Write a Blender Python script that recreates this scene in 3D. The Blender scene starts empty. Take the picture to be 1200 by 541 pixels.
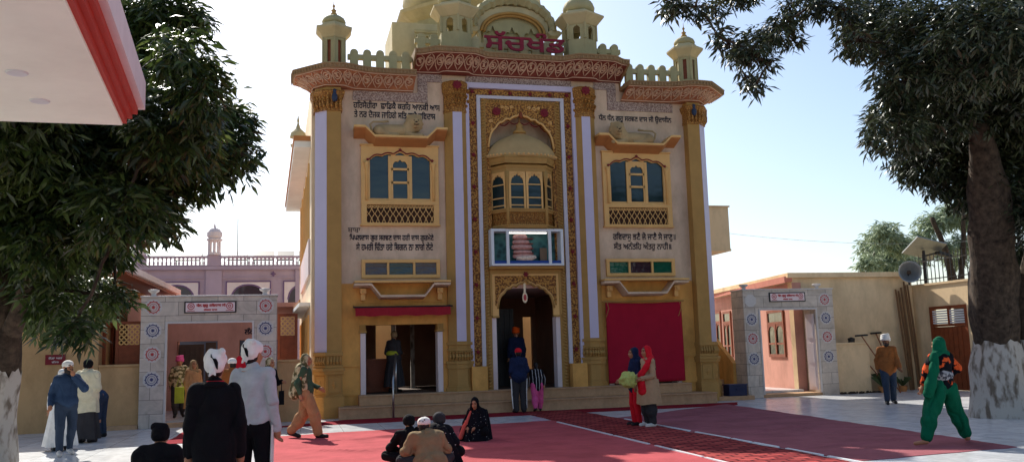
import bpy, bmesh, math, random
import numpy as np
from mathutils import Vector, Matrix, noise, Quaternion
PI=math.pi; R=math.radians
random.seed(5); rng=np.random.default_rng(5)
sc=bpy.context.scene; COL=sc.collection
bench=bpy.data.scenes.new('workbench'); BV=bench.view_layers[0]     # scratch scene in which single meshes are evaluated
# ------------------------------------------------------------------ materials
def srgb(r,g,b): return tuple((c/255)**2.2 for c in (r,g,b))
def mat(name, col, rough=.75, var=.12, scale=3.0, bump=0.0, bscale=40, col2=None, spec=.3, metal=0, emit=0, dirt=0, coat=0, bstretch=(1,1,1)):
    m=bpy.data.materials.new(name); m.use_nodes=True; nt=m.node_tree; N=nt.nodes; L=nt.links
    b=N['Principled BSDF']; b.inputs['Roughness'].default_value=rough; b.inputs['Metallic'].default_value=metal
    b.inputs['Specular IOR Level'].default_value=spec
    if coat: b.inputs['Coat Weight'].default_value=coat
    tc=N.new('ShaderNodeTexCoord')
    n=N.new('ShaderNodeTexNoise'); n.inputs['Scale'].default_value=scale; n.inputs['Detail'].default_value=7; n.inputs['Roughness'].default_value=.62
    L.new(tc.outputs['Object'],n.inputs['Vector'])
    r=N.new('ShaderNodeValToRGB'); r.color_ramp.elements[0].position=.3; r.color_ramp.elements[1].position=.7
    c1=tuple(max(0,c*(1-var)) for c in col)+(1,); c2=(tuple(min(1,c*(1+var)) for c in col) if col2 is None else tuple(col2))+(1,)
    r.color_ramp.elements[0].color=c1; r.color_ramp.elements[1].color=c2
    L.new(n.outputs['Fac'],r.inputs['Fac']); out=r.outputs['Color']
    if dirt:
        n2=N.new('ShaderNodeTexNoise'); n2.inputs['Scale'].default_value=1.3; n2.inputs['Detail'].default_value=7; n2.inputs['Roughness'].default_value=.7
        mp=N.new('ShaderNodeMapping'); mp.inputs['Scale'].default_value=(1.0,1.0,.5)
        L.new(tc.outputs['Object'],mp.inputs['Vector']); L.new(mp.outputs['Vector'],n2.inputs['Vector'])
        r2=N.new('ShaderNodeValToRGB'); r2.color_ramp.elements[0].position=.42; r2.color_ramp.elements[1].position=.68
        r2.color_ramp.elements[0].color=(1,1,1,1); r2.color_ramp.elements[1].color=(1-dirt,1-dirt*1.05,1-dirt*1.12,1)
        L.new(n2.outputs['Fac'],r2.inputs['Fac'])
        mx=N.new('ShaderNodeMix'); mx.data_type='RGBA'; mx.blend_type='MULTIPLY'; mx.inputs['Factor'].default_value=1
        L.new(out,mx.inputs['A']); L.new(r2.outputs['Color'],mx.inputs['B']); out=mx.outputs['Result']
    L.new(out,b.inputs['Base Color'])
    if bump:
        n3=N.new('ShaderNodeTexNoise'); n3.inputs['Scale'].default_value=bscale; n3.inputs['Detail'].default_value=4
        m3=N.new('ShaderNodeMapping'); m3.inputs['Scale'].default_value=bstretch; L.new(tc.outputs['Object'],m3.inputs['Vector']); L.new(m3.outputs['Vector'],n3.inputs['Vector'])
        bp=N.new('ShaderNodeBump'); bp.inputs['Strength'].default_value=bump; bp.inputs['Distance'].default_value=.02
        L.new(n3.outputs['Fac'],bp.inputs['Height']); L.new(bp.outputs['Normal'],b.inputs['Normal'])
    if emit:
        b.inputs['Emission Color'].default_value=tuple(col)+(1,); b.inputs['Emission Strength'].default_value=emit
    return m
def mat_pattern(name, ca, cb, kind='voronoi', scale=8, rough=.8, thr=.5, width=.05, bump=.3, spec=.3, cc=None, stretch=(1,1,1)):
    """two colour figured surface: carved / printed / tiled"""
    m=bpy.data.materials.new(name); m.use_nodes=True; nt=m.node_tree; N=nt.nodes; L=nt.links
    b=N['Principled BSDF']; b.inputs['Roughness'].default_value=rough; b.inputs['Specular IOR Level'].default_value=spec
    tc=N.new('ShaderNodeTexCoord'); mp=N.new('ShaderNodeMapping'); mp.inputs['Scale'].default_value=stretch
    L.new(tc.outputs['Object'],mp.inputs['Vector'])
    rp=N.new('ShaderNodeValToRGB')
    if kind=='voronoi':
        v=N.new('ShaderNodeTexVoronoi'); v.inputs['Scale'].default_value=scale; h=v.outputs['Distance']
    elif kind=='crackle':
        v=N.new('ShaderNodeTexVoronoi'); v.feature='DISTANCE_TO_EDGE'; v.inputs['Scale'].default_value=scale; h=v.outputs['Distance']
    elif kind=='noise':
        v=N.new('ShaderNodeTexNoise'); v.inputs['Scale'].default_value=scale; v.inputs['Detail'].default_value=3; h=v.outputs['Fac']
    elif kind=='wave':
        v=N.new('ShaderNodeTexWave'); v.inputs['Scale'].default_value=scale; v.inputs['Distortion'].default_value=2; h=v.outputs['Fac']
    L.new(mp.outputs['Vector'],v.inputs['Vector'])
    rp.color_ramp.elements[0].position=max(0,thr-width); rp.color_ramp.elements[1].position=min(1,thr+width)
    rp.color_ramp.elements[0].color=tuple(ca)+(1,); rp.color_ramp.elements[1].color=tuple(cb)+(1,)
    if cc:
        e=rp.color_ramp.elements.new(min(1,thr+width+.14)); e.color=tuple(cc)+(1,)
    L.new(h,rp.inputs['Fac']); L.new(rp.outputs['Color'],b.inputs['Base Color'])
    if bump:
        bp=N.new('ShaderNodeBump'); bp.inputs['Strength'].default_value=bump; bp.inputs['Distance'].default_value=.03
        L.new(h,bp.inputs['Height']); L.new(bp.outputs['Normal'],b.inputs['Normal'])
    return m
def mat_tiles(name, ca, cb, cj, bw, bh, joint=.004, rough=.35, plane='XY', spec=.4, vein=.25, offset=0.0, bump=.15):
    m=bpy.data.materials.new(name); m.use_nodes=True; nt=m.node_tree; N=nt.nodes; L=nt.links
    b=N['Principled BSDF']; b.inputs['Roughness'].default_value=rough; b.inputs['Specular IOR Level'].default_value=spec
    tc=N.new('ShaderNodeTexCoord'); sep=N.new('ShaderNodeSeparateXYZ'); cmb=N.new('ShaderNodeCombineXYZ')
    L.new(tc.outputs['Object'],sep.inputs[0])
    if plane=='XYZ':   # walls facing any way: run round x+y
        ad=N.new('ShaderNodeMath'); ad.operation='ADD'; L.new(sep.outputs['X'],ad.inputs[0]); L.new(sep.outputs['Y'],ad.inputs[1])
        L.new(ad.outputs[0],cmb.inputs['X']); L.new(sep.outputs['Z'],cmb.inputs['Y'])
    else:
        L.new(sep.outputs[plane[0]],cmb.inputs['X']); L.new(sep.outputs[plane[1]],cmb.inputs['Y'])
    br=N.new('ShaderNodeTexBrick'); br.offset=offset; br.inputs['Scale'].default_value=1
    br.inputs['Brick Width'].default_value=bw; br.inputs['Row Height'].default_value=bh; br.inputs['Mortar Size'].default_value=joint
    br.inputs['Mortar Smooth'].default_value=.2; br.inputs['Bias'].default_value=0
    br.inputs['Color1'].default_value=tuple(ca)+(1,); br.inputs['Color2'].default_value=tuple(cb)+(1,); br.inputs['Mortar'].default_value=tuple(cj)+(1,)
    L.new(cmb.outputs[0],br.inputs['Vector'])
    n=N.new('ShaderNodeTexNoise'); n.inputs['Scale'].default_value=2.2; n.inputs['Detail'].default_value=9; n.inputs['Roughness'].default_value=.65; n.inputs['Distortion'].default_value=1.5
    L.new(tc.outputs['Object'],n.inputs['Vector'])
    r=N.new('ShaderNodeValToRGB'); r.color_ramp.elements[0].position=.35; r.color_ramp.elements[1].position=.65
    r.color_ramp.elements[0].color=(1-vein,1-vein,1-vein,1); r.color_ramp.elements[1].color=(1,1,1,1)
    L.new(n.outputs['Fac'],r.inputs['Fac'])
    mx=N.new('ShaderNodeMix'); mx.data_type='RGBA'; mx.blend_type='MULTIPLY'; mx.inputs['Factor'].default_value=1
    L.new(br.outputs['Color'],mx.inputs['A']); L.new(r.outputs['Color'],mx.inputs['B']); L.new(mx.outputs['Result'],b.inputs['Base Color'])
    bp=N.new('ShaderNodeBump'); bp.inputs['Strength'].default_value=bump; bp.inputs['Distance'].default_value=.01; bp.invert=True
    L.new(br.outputs['Fac'],bp.inputs['Height']); L.new(bp.outputs['Normal'],b.inputs['Normal'])
    rr=N.new('ShaderNodeMath'); rr.operation='MULTIPLY_ADD'; rr.inputs[1].default_value=.12; rr.inputs[2].default_value=rough-.06
    L.new(n.outputs['Fac'],rr.inputs[0]); L.new(rr.outputs[0],b.inputs['Roughness'])
    return m
def mat_glass(name, col, rough=.12):
    m=bpy.data.materials.new(name); m.use_nodes=True; b=m.node_tree.nodes['Principled BSDF']
    b.inputs['Base Color'].default_value=tuple(col)+(1,); b.inputs['Roughness'].default_value=rough; b.inputs['Specular IOR Level'].default_value=.5
    n=m.node_tree.nodes.new('ShaderNodeTexNoise'); n.inputs['Scale'].default_value=2.5; bp=m.node_tree.nodes.new('ShaderNodeBump'); bp.inputs['Strength'].default_value=.35; bp.inputs['Distance'].default_value=.05
    m.node_tree.links.new(n.outputs['Fac'],bp.inputs['Height']); m.node_tree.links.new(bp.outputs['Normal'],b.inputs['Normal'])
    return m
def mat_leaf(name, ca, cb, rough=.42, trans=.3):
    m=bpy.data.materials.new(name); m.use_nodes=True; nt=m.node_tree; N=nt.nodes; L=nt.links
    b=N['Principled BSDF']; b.inputs['Roughness'].default_value=rough; b.inputs['Specular IOR Level'].default_value=.5
    at=N.new('ShaderNodeAttribute'); at.attribute_name='tint'
    r=N.new('ShaderNodeValToRGB'); r.color_ramp.elements[0].color=tuple(ca)+(1,); r.color_ramp.elements[1].color=tuple(cb)+(1,)
    L.new(at.outputs['Fac'],r.inputs['Fac']); L.new(r.outputs['Color'],b.inputs['Base Color'])
    t=N.new('ShaderNodeBsdfTranslucent'); L.new(r.outputs['Color'],t.inputs['Color'])
    mx=N.new('ShaderNodeMixShader'); mx.inputs[0].default_value=trans
    L.new(b.outputs[0],mx.inputs[1]); L.new(t.outputs[0],mx.inputs[2]); L.new(mx.outputs[0],N['Material Output'].inputs['Surface'])
    return m
# ------------------------------------------------------------------ mesh builder
class MB:
    def __init__(s): s.v=[]; s.f=[]; s.xf=None; s.prims=[]
    def add(s, vs, fs):
        o=len(s.v)
        if s.xf is not None: vs=[s.xf@Vector(p) for p in vs]
        s.v.extend([tuple(p) for p in vs]); s.f.extend([tuple(i+o for i in f) for f in fs]); return s
    def box(s,x0,x1,y0,y1,z0,z1):
        return s.add([(x0,y0,z0),(x1,y0,z0),(x1,y1,z0),(x0,y1,z0),(x0,y0,z1),(x1,y0,z1),(x1,y1,z1),(x0,y1,z1)],
            [(0,3,2,1),(4,5,6,7),(0,1,5,4),(1,2,6,5),(2,3,7,6),(3,0,4,7)])
    def prism(s, poly, y0, y1):             # poly in (x,z), extruded along y
        n=len(poly); a=sum(poly[i][0]*poly[(i+1)%n][1]-poly[(i+1)%n][0]*poly[i][1] for i in range(n))
        if a<0: poly=poly[::-1]
        vs=[(x,y0,z) for x,z in poly]+[(x,y1,z) for x,z in poly]
        fs=[tuple(range(n)),tuple(range(2*n-1,n-1,-1))]+[(i,i+n,(i+1)%n+n,(i+1)%n) for i in range(n)]
        return s.add(vs,fs)
    def prism_z(s, poly, z0, z1):           # poly in (x,y)
        n=len(poly); a=sum(poly[i][0]*poly[(i+1)%n][1]-poly[(i+1)%n][0]*poly[i][1] for i in range(n))
        if a<0: poly=poly[::-1]
        vs=[(x,y,z0) for x,y in poly]+[(x,y,z1) for x,y in poly]
        fs=[tuple(range(n-1,-1,-1)),tuple(range(n,2*n))]+[(i,(i+1)%n,(i+1)%n+n,i+n) for i in range(n)]
        return s.add(vs,fs)
    def loft(s, rings, cap=True):
        n=len(rings[0]); vs=[p for r in rings for p in r]; fs=[]
        for k in range(len(rings)-1):
            for i in range(n):
                j=(i+1)%n; fs.append((k*n+i,k*n+j,(k+1)*n+j,(k+1)*n+i))
        if cap: fs.append(tuple(range(n-1,-1,-1))); fs.append(tuple(range((len(rings)-1)*n,len(rings)*n)))
        return s.add(vs,fs)
    def lathe(s, prof, c=(0,0), n=16, a0=0, rib=0, nr=8, sx=1, sy=1):
        rings=[]
        for r,z in prof:
            rings.append([(c[0]+sx*r*(1+rib*abs(math.cos(nr*(a0+2*PI*i/n)/2)))*math.cos(a0+2*PI*i/n), c[1]+sy*r*(1+rib*abs(math.cos(nr*(a0+2*PI*i/n)/2)))*math.sin(a0+2*PI*i/n), z) for i in range(n)])
        return s.loft(rings)
    def tube(s, pts, r, n=6, closed=False):
        pts=[Vector(p) for p in pts]; m=len(pts); rs=r if isinstance(r,(list,tuple)) else [r]*m
        s.prims+=[('c',pts[i],rs[i],pts[(i+1)%m],rs[(i+1)%m]) for i in range(m if closed else m-1)]
        rings=[]; ref=None
        for i,p in enumerate(pts):
            a=pts[(i-1)%m] if (closed or i>0) else p; b=pts[(i+1)%m] if (closed or i<m-1) else p
            t=(b-a); t=t.normalized() if t.length>1e-9 else Vector((0,0,1))
            if ref is None: ref=t.orthogonal().normalized()
            ref=(ref-t*ref.dot(t)); ref=ref.normalized() if ref.length>1e-6 else t.orthogonal().normalized()
            bn=t.cross(ref)
            rings.append([p+rs[i]*(ref*math.cos(2*PI*k/n)+bn*math.sin(2*PI*k/n)) for k in range(n)])
        if closed:
            rings.append(rings[0]); return s.loft(rings,cap=False)
        return s.loft(rings)
    def disc(s, c, r, y0, y1, n=14, ang=0, rz=None):
        rz=rz or r
        return s.prism([(c[0]+r*math.cos(ang+2*PI*i/n),c[1]+rz*math.sin(ang+2*PI*i/n)) for i in range(n)],y0,y1)
    def ring(s, c, r0, r1, y0, y1, n=16):     # flat ring in x,z extruded along y
        vs=[];fs=[]
        for i in range(n):
            a=2*PI*i/n; ca,sa=math.cos(a),math.sin(a)
            vs+=[(c[0]+r0*ca,y0,c[1]+r0*sa),(c[0]+r1*ca,y0,c[1]+r1*sa),(c[0]+r1*ca,y1,c[1]+r1*sa),(c[0]+r0*ca,y1,c[1]+r0*sa)]
        for i in range(n):
            j=(i+1)%n
            for k in range(4): fs.append((4*i+k,4*j+k,4*j+(k+1)%4,4*i+(k+1)%4))
        return s.add(vs,fs)
    def flower(s, c, r, y0, y1, n=8, dip=.55, ang=0):
        return s.prism([(c[0]+r*(1 if i%2==0 else dip)*math.cos(ang+PI*i/n),c[1]+r*(1 if i%2==0 else dip)*math.sin(ang+PI*i/n)) for i in range(2*n)],y0,y1)
    def archpanel(s, x0,x1,z1, arch, y0,y1, z0=None):   # plate with an arched opening below curve `arch` [(x,z)...] left to right
        p=[(x0,arch[0][1])]+list(arch)+[(x1,arch[-1][1])]
        for (xa,za),(xb,zb) in zip(p[:-1],p[1:]):
            if xb-xa>1e-5: s.add([(xa,y0,za),(xb,y0,zb),(xb,y0,z1),(xa,y0,z1),(xa,y1,za),(xb,y1,zb),(xb,y1,z1),(xa,y1,z1)],[(0,1,2,3),(7,6,5,4),(0,4,5,1),(3,2,6,7)])
        s.add([(x0,y0,arch[0][1]),(x0,y1,arch[0][1]),(x0,y1,z1),(x0,y0,z1)],[(0,1,2,3)]); s.add([(x1,y0,arch[0][1]),(x1,y1,arch[0][1]),(x1,y1,z1),(x1,y0,z1)],[(3,2,1,0)])
        if z0 is not None:
            s.box(x0,arch[0][0],y0,y1,z0,arch[0][1]); s.box(arch[-1][0],x1,y0,y1,z0,arch[-1][1])
        return s
    def build(s, name, m, parent=None, smooth=False, bevel=0):
        me=bpy.data.meshes.new(name); me.from_pydata(s.v,[],s.f); me.update()
        if m: me.materials.append(m)
        return link(name, me, parent, smooth, bevel)
def link(name, me, parent=None, smooth=False, bevel=0):
    o=bpy.data.objects.new(name,me); COL.objects.link(o)
    if smooth: me.polygons.foreach_set('use_smooth',[True]*len(me.polygons))
    if bevel:
        b=o.modifiers.new('bevel','BEVEL'); b.width=bevel; b.segments=2; b.limit_method='ANGLE'; b.angle_limit=R(40)
    if parent is not None:
        o.parent=parent
        w=parent; off=Vector((0,0,0))
        if not parent.get('local'):
            while w is not None: off+=w.location; w=w.parent
        o.location=-off
        if parent.get('local'): o['local']=1
    return o
def tag(o,label=None,cat=None,group=None,kind=None):
    if label: o['label']=label
    if cat: o['category']=cat
    if group: o['group']=group
    if kind: o['kind']=kind
    return o
def thing(name,label,cat,loc=(0,0,0),group=None,rz=0,local=False):
    o=bpy.data.objects.new(name,None); COL.objects.link(o); o.location=loc; o.rotation_euler=(0,0,rz); o.empty_display_size=.2
    if local: o['local']=1
    return tag(o,label,cat,group)
def copy_tree(o,parent=None):
    c=o.copy(); COL.objects.link(c)
    if parent is not None: c.parent=parent
    for ch in list(o.children): copy_tree(ch,c)
    return c
def lettering(text, width, height, bold=1, ncell=150, depth=.006, vscale=1.0):
    """raised painted letters: outline of the built in font, filled by winding on a fine grid, returned as MB in x,z (origin lower left), facing -y"""
    cu=bpy.data.curves.new('txt','FONT'); cu.body=text; cu.fill_mode='NONE'; cu.resolution_u=3
    o=bpy.data.objects.new('txt',cu); bench.collection.objects.link(o); BV.update(); dg=BV.depsgraph
    me=bpy.data.meshes.new_from_object(o.evaluated_get(dg)); bpy.data.objects.remove(o)
    V=np.array([v.co[:2] for v in me.vertices]); adj={}
    segs=[]
    for e in me.edges: adj.setdefault(e.vertices[0],[]).append(e.vertices[1]); adj.setdefault(e.vertices[1],[]).append(e.vertices[0])
    seen=set()
    # spline vertices are consecutive: walk in index order so the winding stays the font's own
    for a in adj:
        for b in adj[a]:
            if b==a+1: segs.append((a,b))
            elif b<a-1: segs.append((a,b))     # closing edge: last -> first
    bpy.data.meshes.remove(me)
    mn,mx=V.min(0),V.max(0); w,h=mx-mn; cell=w/ncell; ny=max(6,int(h/cell)+1)
    S=np.array([(V[a],V[b]) for a,b in segs]); mb=MB()
    sx=width/w; sz=height/h; grid=np.zeros((ny,ncell),bool)
    for j in range(ny):
        y=mn[1]+(j+.5)*h/ny
        ya,yb=S[:,0,1],S[:,1,1]; up=(ya<=y)&(yb>y); dn=(yb<=y)&(ya>y); k=up|dn
        if not k.any(): continue
        xs=S[k,0,0]+(y-ya[k])/(yb[k]-ya[k])*(S[k,1,0]-S[k,0,0]); sg=np.where(up[k],1,-1)
        for i in range(ncell):
            x=mn[0]+(i+.5)*cell
            if sg[xs<x].sum()!=0: grid[j,i]=True
    for _ in range(bold):
        g=grid.copy(); g[:,1:]|=grid[:,:-1]; g[1:]|=grid[:-1]; grid=g
    dx=width/ncell; dz=height/ny
    for j in range(ny):
        i=0
        while i<ncell:
            if grid[j,i]:
                k=i
                while k<ncell and grid[j,k]: k+=1
                mb.box(i*dx,k*dx,-depth,0,j*dz,(j+1)*dz+dz*.02); i=k
            else: i+=1
    return mb
def shift(mb,x,y,z):
    mb.v=[(a+x,b+y,c+z) for a,b,c in mb.v]; return mb
def cusped(xl,xr,zs,za,n=7,cusp=.05,peak=.12,m=42):
    """many lobed arch curve from spring to spring"""
    pts=[]; xc=(xl+xr)/2; hw=(xr-xl)/2
    for i in range(m+1):
        u=-1+2*i/m; base=math.sqrt(max(0,1-abs(u)**2.3))
        z=zs+(za-zs)*((1-peak)*base+peak*max(0,1-abs(u)*4)) - cusp*(1-abs(math.sin(n*PI*(u+1)/2)))*(1 if abs(u)<.97 else 0)
        pts.append((xc+u*hw,max(z,zs) if abs(u)<.97 else zs))
    return pts
# ------------------------------------------------------------------ palette
M={}
M['wall']=mat('beige_plaster',srgb(218,190,162),.9,.05,1.5,bump=.08,bscale=60,dirt=0.30)
M['ochre']=mat('ochre_paint',srgb(226,168,92),.8,.08,2,bump=.08,bscale=50,dirt=0.34)
M['gold']=mat('gold_brown_paint',srgb(174,134,76),.7,.08,4,bump=.05,dirt=.12)
M['tan']=mat('tan_orange_frame',srgb(224,176,110),.65,.06,3,dirt=.08)
M['ledge']=mat('terracotta_orange',srgb(180,122,74),.75,.08,4,dirt=.12)
M['cream']=mat('cream_paint',srgb(238,216,180),.8,.05,2,dirt=.12)
M['lav']=mat('lavender_tile_strip',srgb(196,186,206),.45,.03,2,dirt=.06)
M['white']=mat('white_tile_strip',srgb(196,190,196),.4,.04,6)
M['maroon']=mat('maroon_paint',srgb(118,30,40),.65,.1,8)
M['relief']=mat_pattern('carved_gilt_foliage',srgb(104,62,30),srgb(186,134,66),'noise',20,.6,.5,.07,bump=1.2)
M['relief_fine']=mat_pattern('carved_gilt_fine',srgb(116,72,34),srgb(178,128,64),'crackle',16,.6,.1,.09,bump=.8)
M['frieze']=mat('red_frieze',srgb(128,66,56),.8,.14,5,bump=.2,bscale=24)
M['frieze_side']=mat('faded_peach_frieze',srgb(164,96,76),.8,.16,3,bump=.2,bscale=24,col2=srgb(196,136,96),dirt=.2)
M['frieze_line']=mat('pale_scroll_relief',srgb(204,172,148),.8,.06,6)
M['speckle']=mat_pattern('floral_plaster_band',srgb(132,108,100),srgb(184,164,152),'noise',26,.9,.5,.08,bump=.6)
M['rim']=mat('cornice_rim',srgb(152,124,90),.8,.08,6,dirt=.2)
M['sage']=mat('sage_green_paint',srgb(168,158,118),.8,.06,3,bump=.06,dirt=.22)
M['sage_cream']=mat('sage_cream_paint',srgb(188,174,134),.8,.06,3,dirt=.2)
M['stone']=mat('step_stone',srgb(184,146,110),.7,.12,9,bump=.15,bscale=60,dirt=.22)
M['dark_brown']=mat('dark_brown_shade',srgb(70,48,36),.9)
M['glass']=mat_glass('teal_glass',srgb(30,48,50),.16)
M['glass_green']=mat_glass('green_glass',srgb(24,84,66),.12)
M['glass_plum']=mat_glass('plum_glass',srgb(62,44,52),.12)
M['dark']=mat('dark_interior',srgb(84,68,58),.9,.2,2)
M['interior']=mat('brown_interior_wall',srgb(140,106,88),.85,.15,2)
M['redcloth']=mat('red_cloth',srgb(158,22,48),.9,.08,3,bump=.15,bscale=18)
M['awning']=mat('maroon_awning_cloth',srgb(150,32,44),.85,.1,4)
M['letter']=mat('blue_black_letters',srgb(24,22,40),.6,.1,6)
M['sign_red']=mat('deep_red_sign_letters',srgb(126,20,44),.5,.1,5)
M['statue']=mat('buff_cement',srgb(178,150,108),.85,.1,6,bump=.2,bscale=30,dirt=.25)
M['metal']=mat('grey_metal',srgb(150,152,152),.45,.1,8,metal=.6)
M['darkmetal']=mat('dark_metal',srgb(52,50,50),.5,.1,8,metal=.4)
M['alu']=mat('white_aluminium',srgb(216,218,220),.4,.04,6)
M['brownwood']=mat('brown_wood',srgb(128,66,40),.55,.2,6,bump=.1)
M['chrome']=mat('steel_rail',srgb(170,170,168),.3,.05,6,metal=.9)
M['pinkwall']=mat('pink_wall_paint',srgb(198,144,128),.9,.05,1.3,dirt=0.24)
M['lilac']=mat('lilac_wall_paint',srgb(172,152,166),.9,.04,1.2,dirt=.12)
M['lilac_dark']=mat('purple_trim_paint',srgb(112,88,120),.8,.08,3)
M['tanwall']=mat('tan_wall_paint',srgb(230,200,158),.9,.05,1.2,bump=.06,dirt=0.28)
M['palewall']=mat('pale_lilac_plaster',srgb(222,206,204),.8,.05,2,dirt=.1)
M['marble']=mat_tiles('grey_marble_cladding',srgb(214,200,186),srgb(194,180,166),srgb(120,112,108),.62,.34,.006,.5,'XYZ',.35,.28,.5)
M['floor']=mat_tiles('white_marble_floor',srgb(218,218,218),srgb(206,208,210),srgb(140,142,142),.9,.9,.006,.24,'XY',.5,.22,.0,.05)
M['roseblue']=mat('indigo_stone_inlay',srgb(64,66,110),.5,.1,8)
M['rosered']=mat('red_stone_inlay',srgb(176,62,64),.5,.1,8)
M['inlaywhite']=mat('pale_stone_inlay',srgb(196,190,186),.5,.06,8)
M['bark']=mat('mango_bark',srgb(44,36,30),.95,.35,9,bump=1.0,bscale=16,col2=srgb(86,72,60),bstretch=(1,1,.22))
M['tanwall_shaded']=mat('shade_darkened_tan_paint',srgb(190,152,108),.9,.06,1.2,bump=.06,dirt=.3)  # tan wall paint, darkened to stand in for the tree's shade
M['whitepaint']=mat('white_paint',srgb(238,238,230),.8,.04,2,dirt=.08)
M['whitewash']=mat_pattern('flaking_whitewash',srgb(176,168,158),srgb(108,96,84),'noise',9,.95,.56,.09,bump=.9,stretch=(1,1,.4))
M['skin']=mat('brown_skin',srgb(166,114,84),.55,.05,14,spec=.35)
M['skin_dark']=mat('dark_brown_skin',srgb(136,92,66),.55,.05,14,spec=.35)
M['hair']=mat('black_hair',srgb(30,26,26),.5,.2,30)
M['beard']=mat('grey_black_beard',srgb(52,46,44),.8,.3,30)
M['eye']=mat('dark_eye',srgb(24,18,16),.25,.1,20)
M['lips']=mat('lip_tone',srgb(128,70,62),.5,.05,14)
M['shoe']=mat('black_shoe',srgb(32,30,32),.5,.1,14)
M['shoe_white']=mat('pale_shoe',srgb(206,198,190),.6,.1,14)
def cloth(name,c,var=.14,**k): return mat(name,srgb(*c),k.pop('rough',.92),var,k.pop('scale',7),bump=k.pop('bump',.7),bscale=k.pop('bscale',11),spec=.15,**k)
# ------------------------------------------------------------------ the shrine
M['bossblue']=mat('blue_boss_paint',srgb(50,62,86),.6)
XC=-.05
T=thing('shrine','tall cream and gold shrine with an arched balcony, domed corner turrets and red carved cornice','shrine',(XC,0,0))
T['local']=0
def mir(f):
    for s in (-1,1): f(s)
def X(x): return XC+x
# --- walls of the front
b=MB()
for s in (-1,1):
    x0,x1=sorted((X(s*1.66),X(s*5.17)))
    b.box(x0,x1,0,.35,3.55,9.37)
    b.box(*sorted((X(s*1.66),X(s*3.12))),0,.35,9.371,9.99)
b.box(X(-1.659),X(1.659),0.0,.35,9.3,9.99)
b.build('upper_wall',M['wall'],T)
for s in (-1,1):
    b=MB(); cx=X(s*3.53); hw=1.12
    x0,x1=sorted((X(s*1.66),X(s*5.17)))
    b.box(x0,cx-hw,0,.35,.0,3.549); b.box(cx+hw,x1,0,.35,.0,3.549); b.box(cx-hw,cx+hw,0,.35,2.42,3.549)
    # dado moulding
    for (a,c) in ((x0,cx-hw-.02),(cx+hw+.02,x1)):
        b.box(a,c,-.04,-.001,1.32,1.38); b.box(a,c,-.03,-.001,.56,.72)
    # raised line frame over the opening
    b.box(cx-1.2,cx+1.2,-.03,-.001,3.02,3.05); b.box(cx-.32,cx+.32,-.04,-.001,2.98,3.08)
    b.build('lower_wall',M['ochre'],T)
# body behind
b=MB()
b.add([(-5.99,.3,0),(-6.2,12,0),(-6.2,12,9.2),(-5.99,.3,9.2),(-5.79,.3,0),(-6.0,12,0),(-6.0,12,9.2),(-5.79,.3,9.2)],[(0,3,2,1),(4,5,6,7),(0,1,5,4),(1,2,6,5),(2,3,7,6),(3,0,4,7)])
b.box(5.6,5.85,.3,12,0,9.2); b.box(-5.9,5.8,11.7,12,0,3.4)  # unseen back wall kept low so sun drops into the court
b.build('side_wall',M['cream'],T)
for q in ((-5.78,5.6,.36,5,9.21,9.4),): b=MB(); b.box(*q); b.build('roof_slab',M['cream'],T)  # roof stops short, leaving the unseen rear open to the sun
b=MB(); b.box(-5.7,5.55,.36,5,3.4,3.5); b.build('inner_ceiling',M['palewall'],T)
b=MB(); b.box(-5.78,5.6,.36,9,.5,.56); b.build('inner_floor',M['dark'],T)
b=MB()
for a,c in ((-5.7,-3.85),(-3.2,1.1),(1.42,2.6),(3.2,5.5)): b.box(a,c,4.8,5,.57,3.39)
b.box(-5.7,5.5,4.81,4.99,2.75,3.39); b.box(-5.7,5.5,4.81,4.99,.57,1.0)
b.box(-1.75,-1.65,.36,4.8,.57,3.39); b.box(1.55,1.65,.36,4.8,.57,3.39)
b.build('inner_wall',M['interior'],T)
b=MB(); b.box(-5.7,5.5,8.8,9,.5,3.3); b.build('added_court_wall',M['cream'],T)  # added open court, walled low so bounced sun brightens the view inside
# furniture glimpsed in the left room
b=MB(); b.box(-4.6,-3.75,1.3,1.9,.57,1.45); b.box(-4.65,-3.7,1.27,1.93,1.45,1.5); b.box(-4.4,-3.95,1.27,1.3,.75,1.3); b.build('counter',M['brownwood'],T)
b=MB(); b.box(-3.62,-3.5,2.2,2.32,.57,3.3); b.box(-2.9,-2.78,3.4,3.52,.57,3.3); b.build('inner_post',M['whitewash'],T)
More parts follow.
